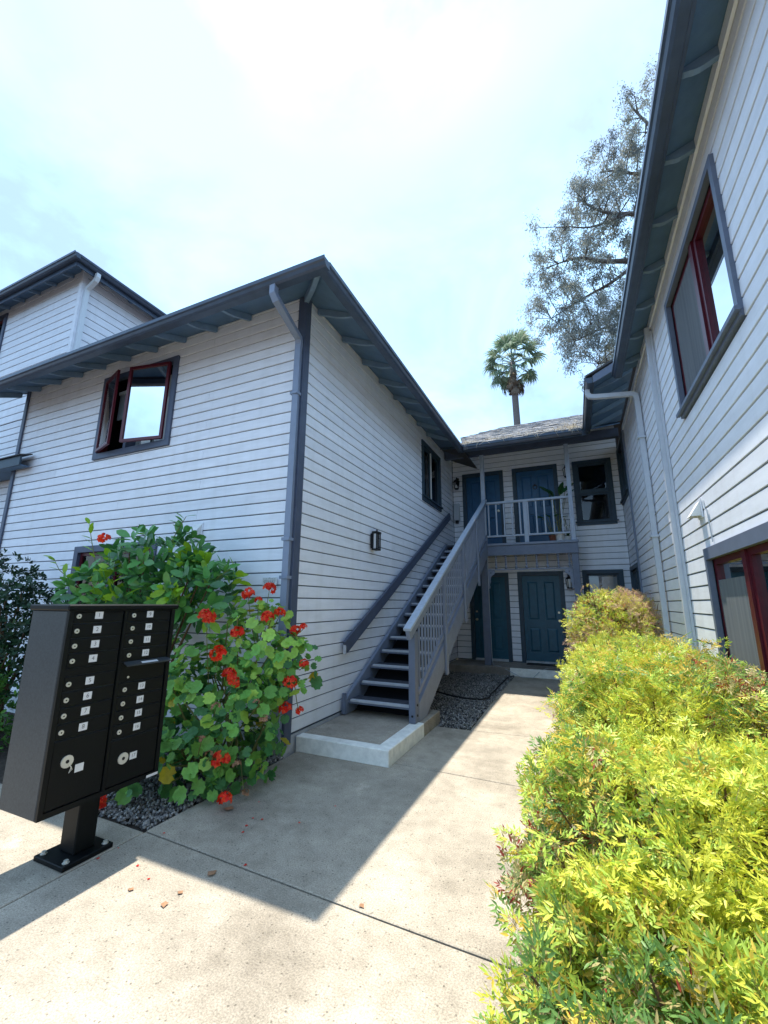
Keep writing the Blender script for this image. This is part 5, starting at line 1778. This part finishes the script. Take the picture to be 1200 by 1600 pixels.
limb([(8.6, 27, -0.1), (8.4, 27, 8), (7.9, 26.8, 15), (7.5, 26.6, 21)], 0.62, 0.36, 12)
limb([(7.5, 26.6, 20.6), (7.6, 26.4, 26), (7.9, 26.2, 32), (8.2, 26, 36)], 0.34, 0.10)
limb([(7.55, 26.6, 20.3), (6.2, 26.2, 21.6), (4.7, 26, 22.1), (3.2, 25.8, 22.4), (1.9, 25.6, 23.1), (0.7, 25.4, 22.9)], 0.24, 0.04)
limb([(5.2, 26.05, 22.0), (3.6, 26.4, 21.2), (1.8, 26.8, 20.9), (0.0, 27.0, 20.2)], 0.13, 0.03)
limb([(7.5, 26.5, 23.0), (6.3, 26.3, 24.4), (5.2, 26.2, 25.6), (4.2, 26.0, 25.7), (3.0, 25.8, 26.5), (2.2, 25.7, 27.6)], 0.20, 0.04)
limb([(5.2, 26.2, 25.6), (4.2, 25.4, 24.9), (2.6, 24.8, 24.2), (1.3, 24.5, 24.6)], 0.10, 0.03)
limb([(7.65, 26.4, 26.5), (6.4, 26.6, 28.4), (5.2, 26.8, 29.4), (4.2, 27.0, 30.4)], 0.16, 0.035)
limb([(7.8, 26.3, 29.5), (6.8, 26.2, 31.6), (6.0, 26.1, 33.4), (5.7, 26, 34.4)], 0.12, 0.03)
limb([(7.7, 26.7, 17.5), (6.0, 26.4, 18.0), (4.3, 26.2, 18.2), (2.6, 26.0, 18.0), (1.2, 25.8, 17.4)], 0.17, 0.03)
limb([(7.8, 26.7, 14.5), (6.0, 26.6, 15.6), (4.2, 26.5, 16.2), (2.4, 26.4, 15.9)], 0.14, 0.03)
limb([(7.5, 26.6, 20.8), (6.0, 27.4, 21.6), (4.0, 28.2, 20.6), (2.2, 28.8, 19.2)], 0.14, 0.03)
poly = [(7.0, 35.9), (6.0, 35.0), (4.85, 32.4), (3.55, 30.7), (1.75, 29.5), (0.5, 26.6), (-1.2, 24.3), (-2.0, 21.4), (-1.4, 18.9), (0.0, 17.4), (0.3, 15.7), (1.15, 14.8), (3.4, 14.6), (6, 14.4), (10.5, 15), (11.5, 25), (10.5, 33), (9, 36)]


def inside(x, z):
    c = False
    n = len(poly)
    for i in range(n):
        x1, z1 = poly[i]; x2, z2 = poly[(i + 1) % n]
        if (z1 > z) != (z2 > z) and x < (x2 - x1) * (z - z1) / (z2 - z1) + x1: c = not c
    return c


rg = np.random.default_rng(41)
clumps = []
tries = 0
while len(clumps) < 330 and tries < 20000:
    tries += 1
    x, z = rg.uniform(-1.8, 10.5), rg.uniform(14.3, 35.5)
    if not inside(x - 0.45, z): continue
    if x > 6 and rg.random() < 0.55: continue
    cpt = np.array([x, 26.2 + rg.normal() * 1.5, z])
    if any(np.linalg.norm(cpt - q) < 0.78 for q in clumps): continue
    if min((Vector(cpt) - p_).length for p_, q_ in limb_pts) > 2.5: continue
    clumps.append(cpt)
LP = np.array([tuple(p) for p, q in limb_pts])
LRd = np.array([q for p, q in limb_pts])
Pl, Dl, Nl, Ml = [], [], [], []
for c in clumps:
    i = int(np.argmin(np.linalg.norm(LP - c, axis=1) + 0.6 * (LP[:, 2] > c[2] + 0.3)))
    p = Vector(LP[i]); q = Vector(c)
    md = p.lerp(q, 0.55) + Vector((rg.normal() * 0.12, rg.normal() * 0.12, 0.15))
    t.tube([p, md, q], [min(0.05, LRd[i] * 0.7), 0.025, 0.010], 5, caps=False)
    n = int(rg.integers(190, 320))
    rad = rg.uniform(0.55, 0.95)
    tw = []
    for k in range(9):
        e = q + Vector(tuple(unit(rg.normal(size=3)) * rad * rg.uniform(0.5, 1.0)))
        t.tube([q.lerp(md, 0.1), q.lerp(e, 0.5) + Vector((0, 0, 0.08)), e], [0.009, 0.007, 0.004], 3, caps=False)
        tw.append(e)
    col = rg.choice(3, p=[0.5, 0.3, 0.2])
    for k in range(n):
        e = tw[int(rg.integers(0, 9))]
        f = rg.uniform(0.2, 1.1)
        b0 = q.lerp(e, f)
        Pl.append(np.array(b0) + rg.normal(size=3) * 0.15)
        d = rg.normal(size=3) * 0.6 + np.array([0, 0, -0.8])
        Dl.append(unit(d)); Nl.append(unit(rg.normal(size=3))); Ml.append(col if rg.random() < 0.75 else rg.integers(0, 3))
t.build('trunk', eu, smooth=True)
n = len(Pl)
Ls = rg.uniform(0.14, 0.26, n)
foliage('crown', eu, BLADE, np.array(Pl), np.array(Dl), np.array(Nl), Ls, Ls * 0.24, [M['euc_a'], M['euc_b'], M['euc_c']], np.array(Ml))
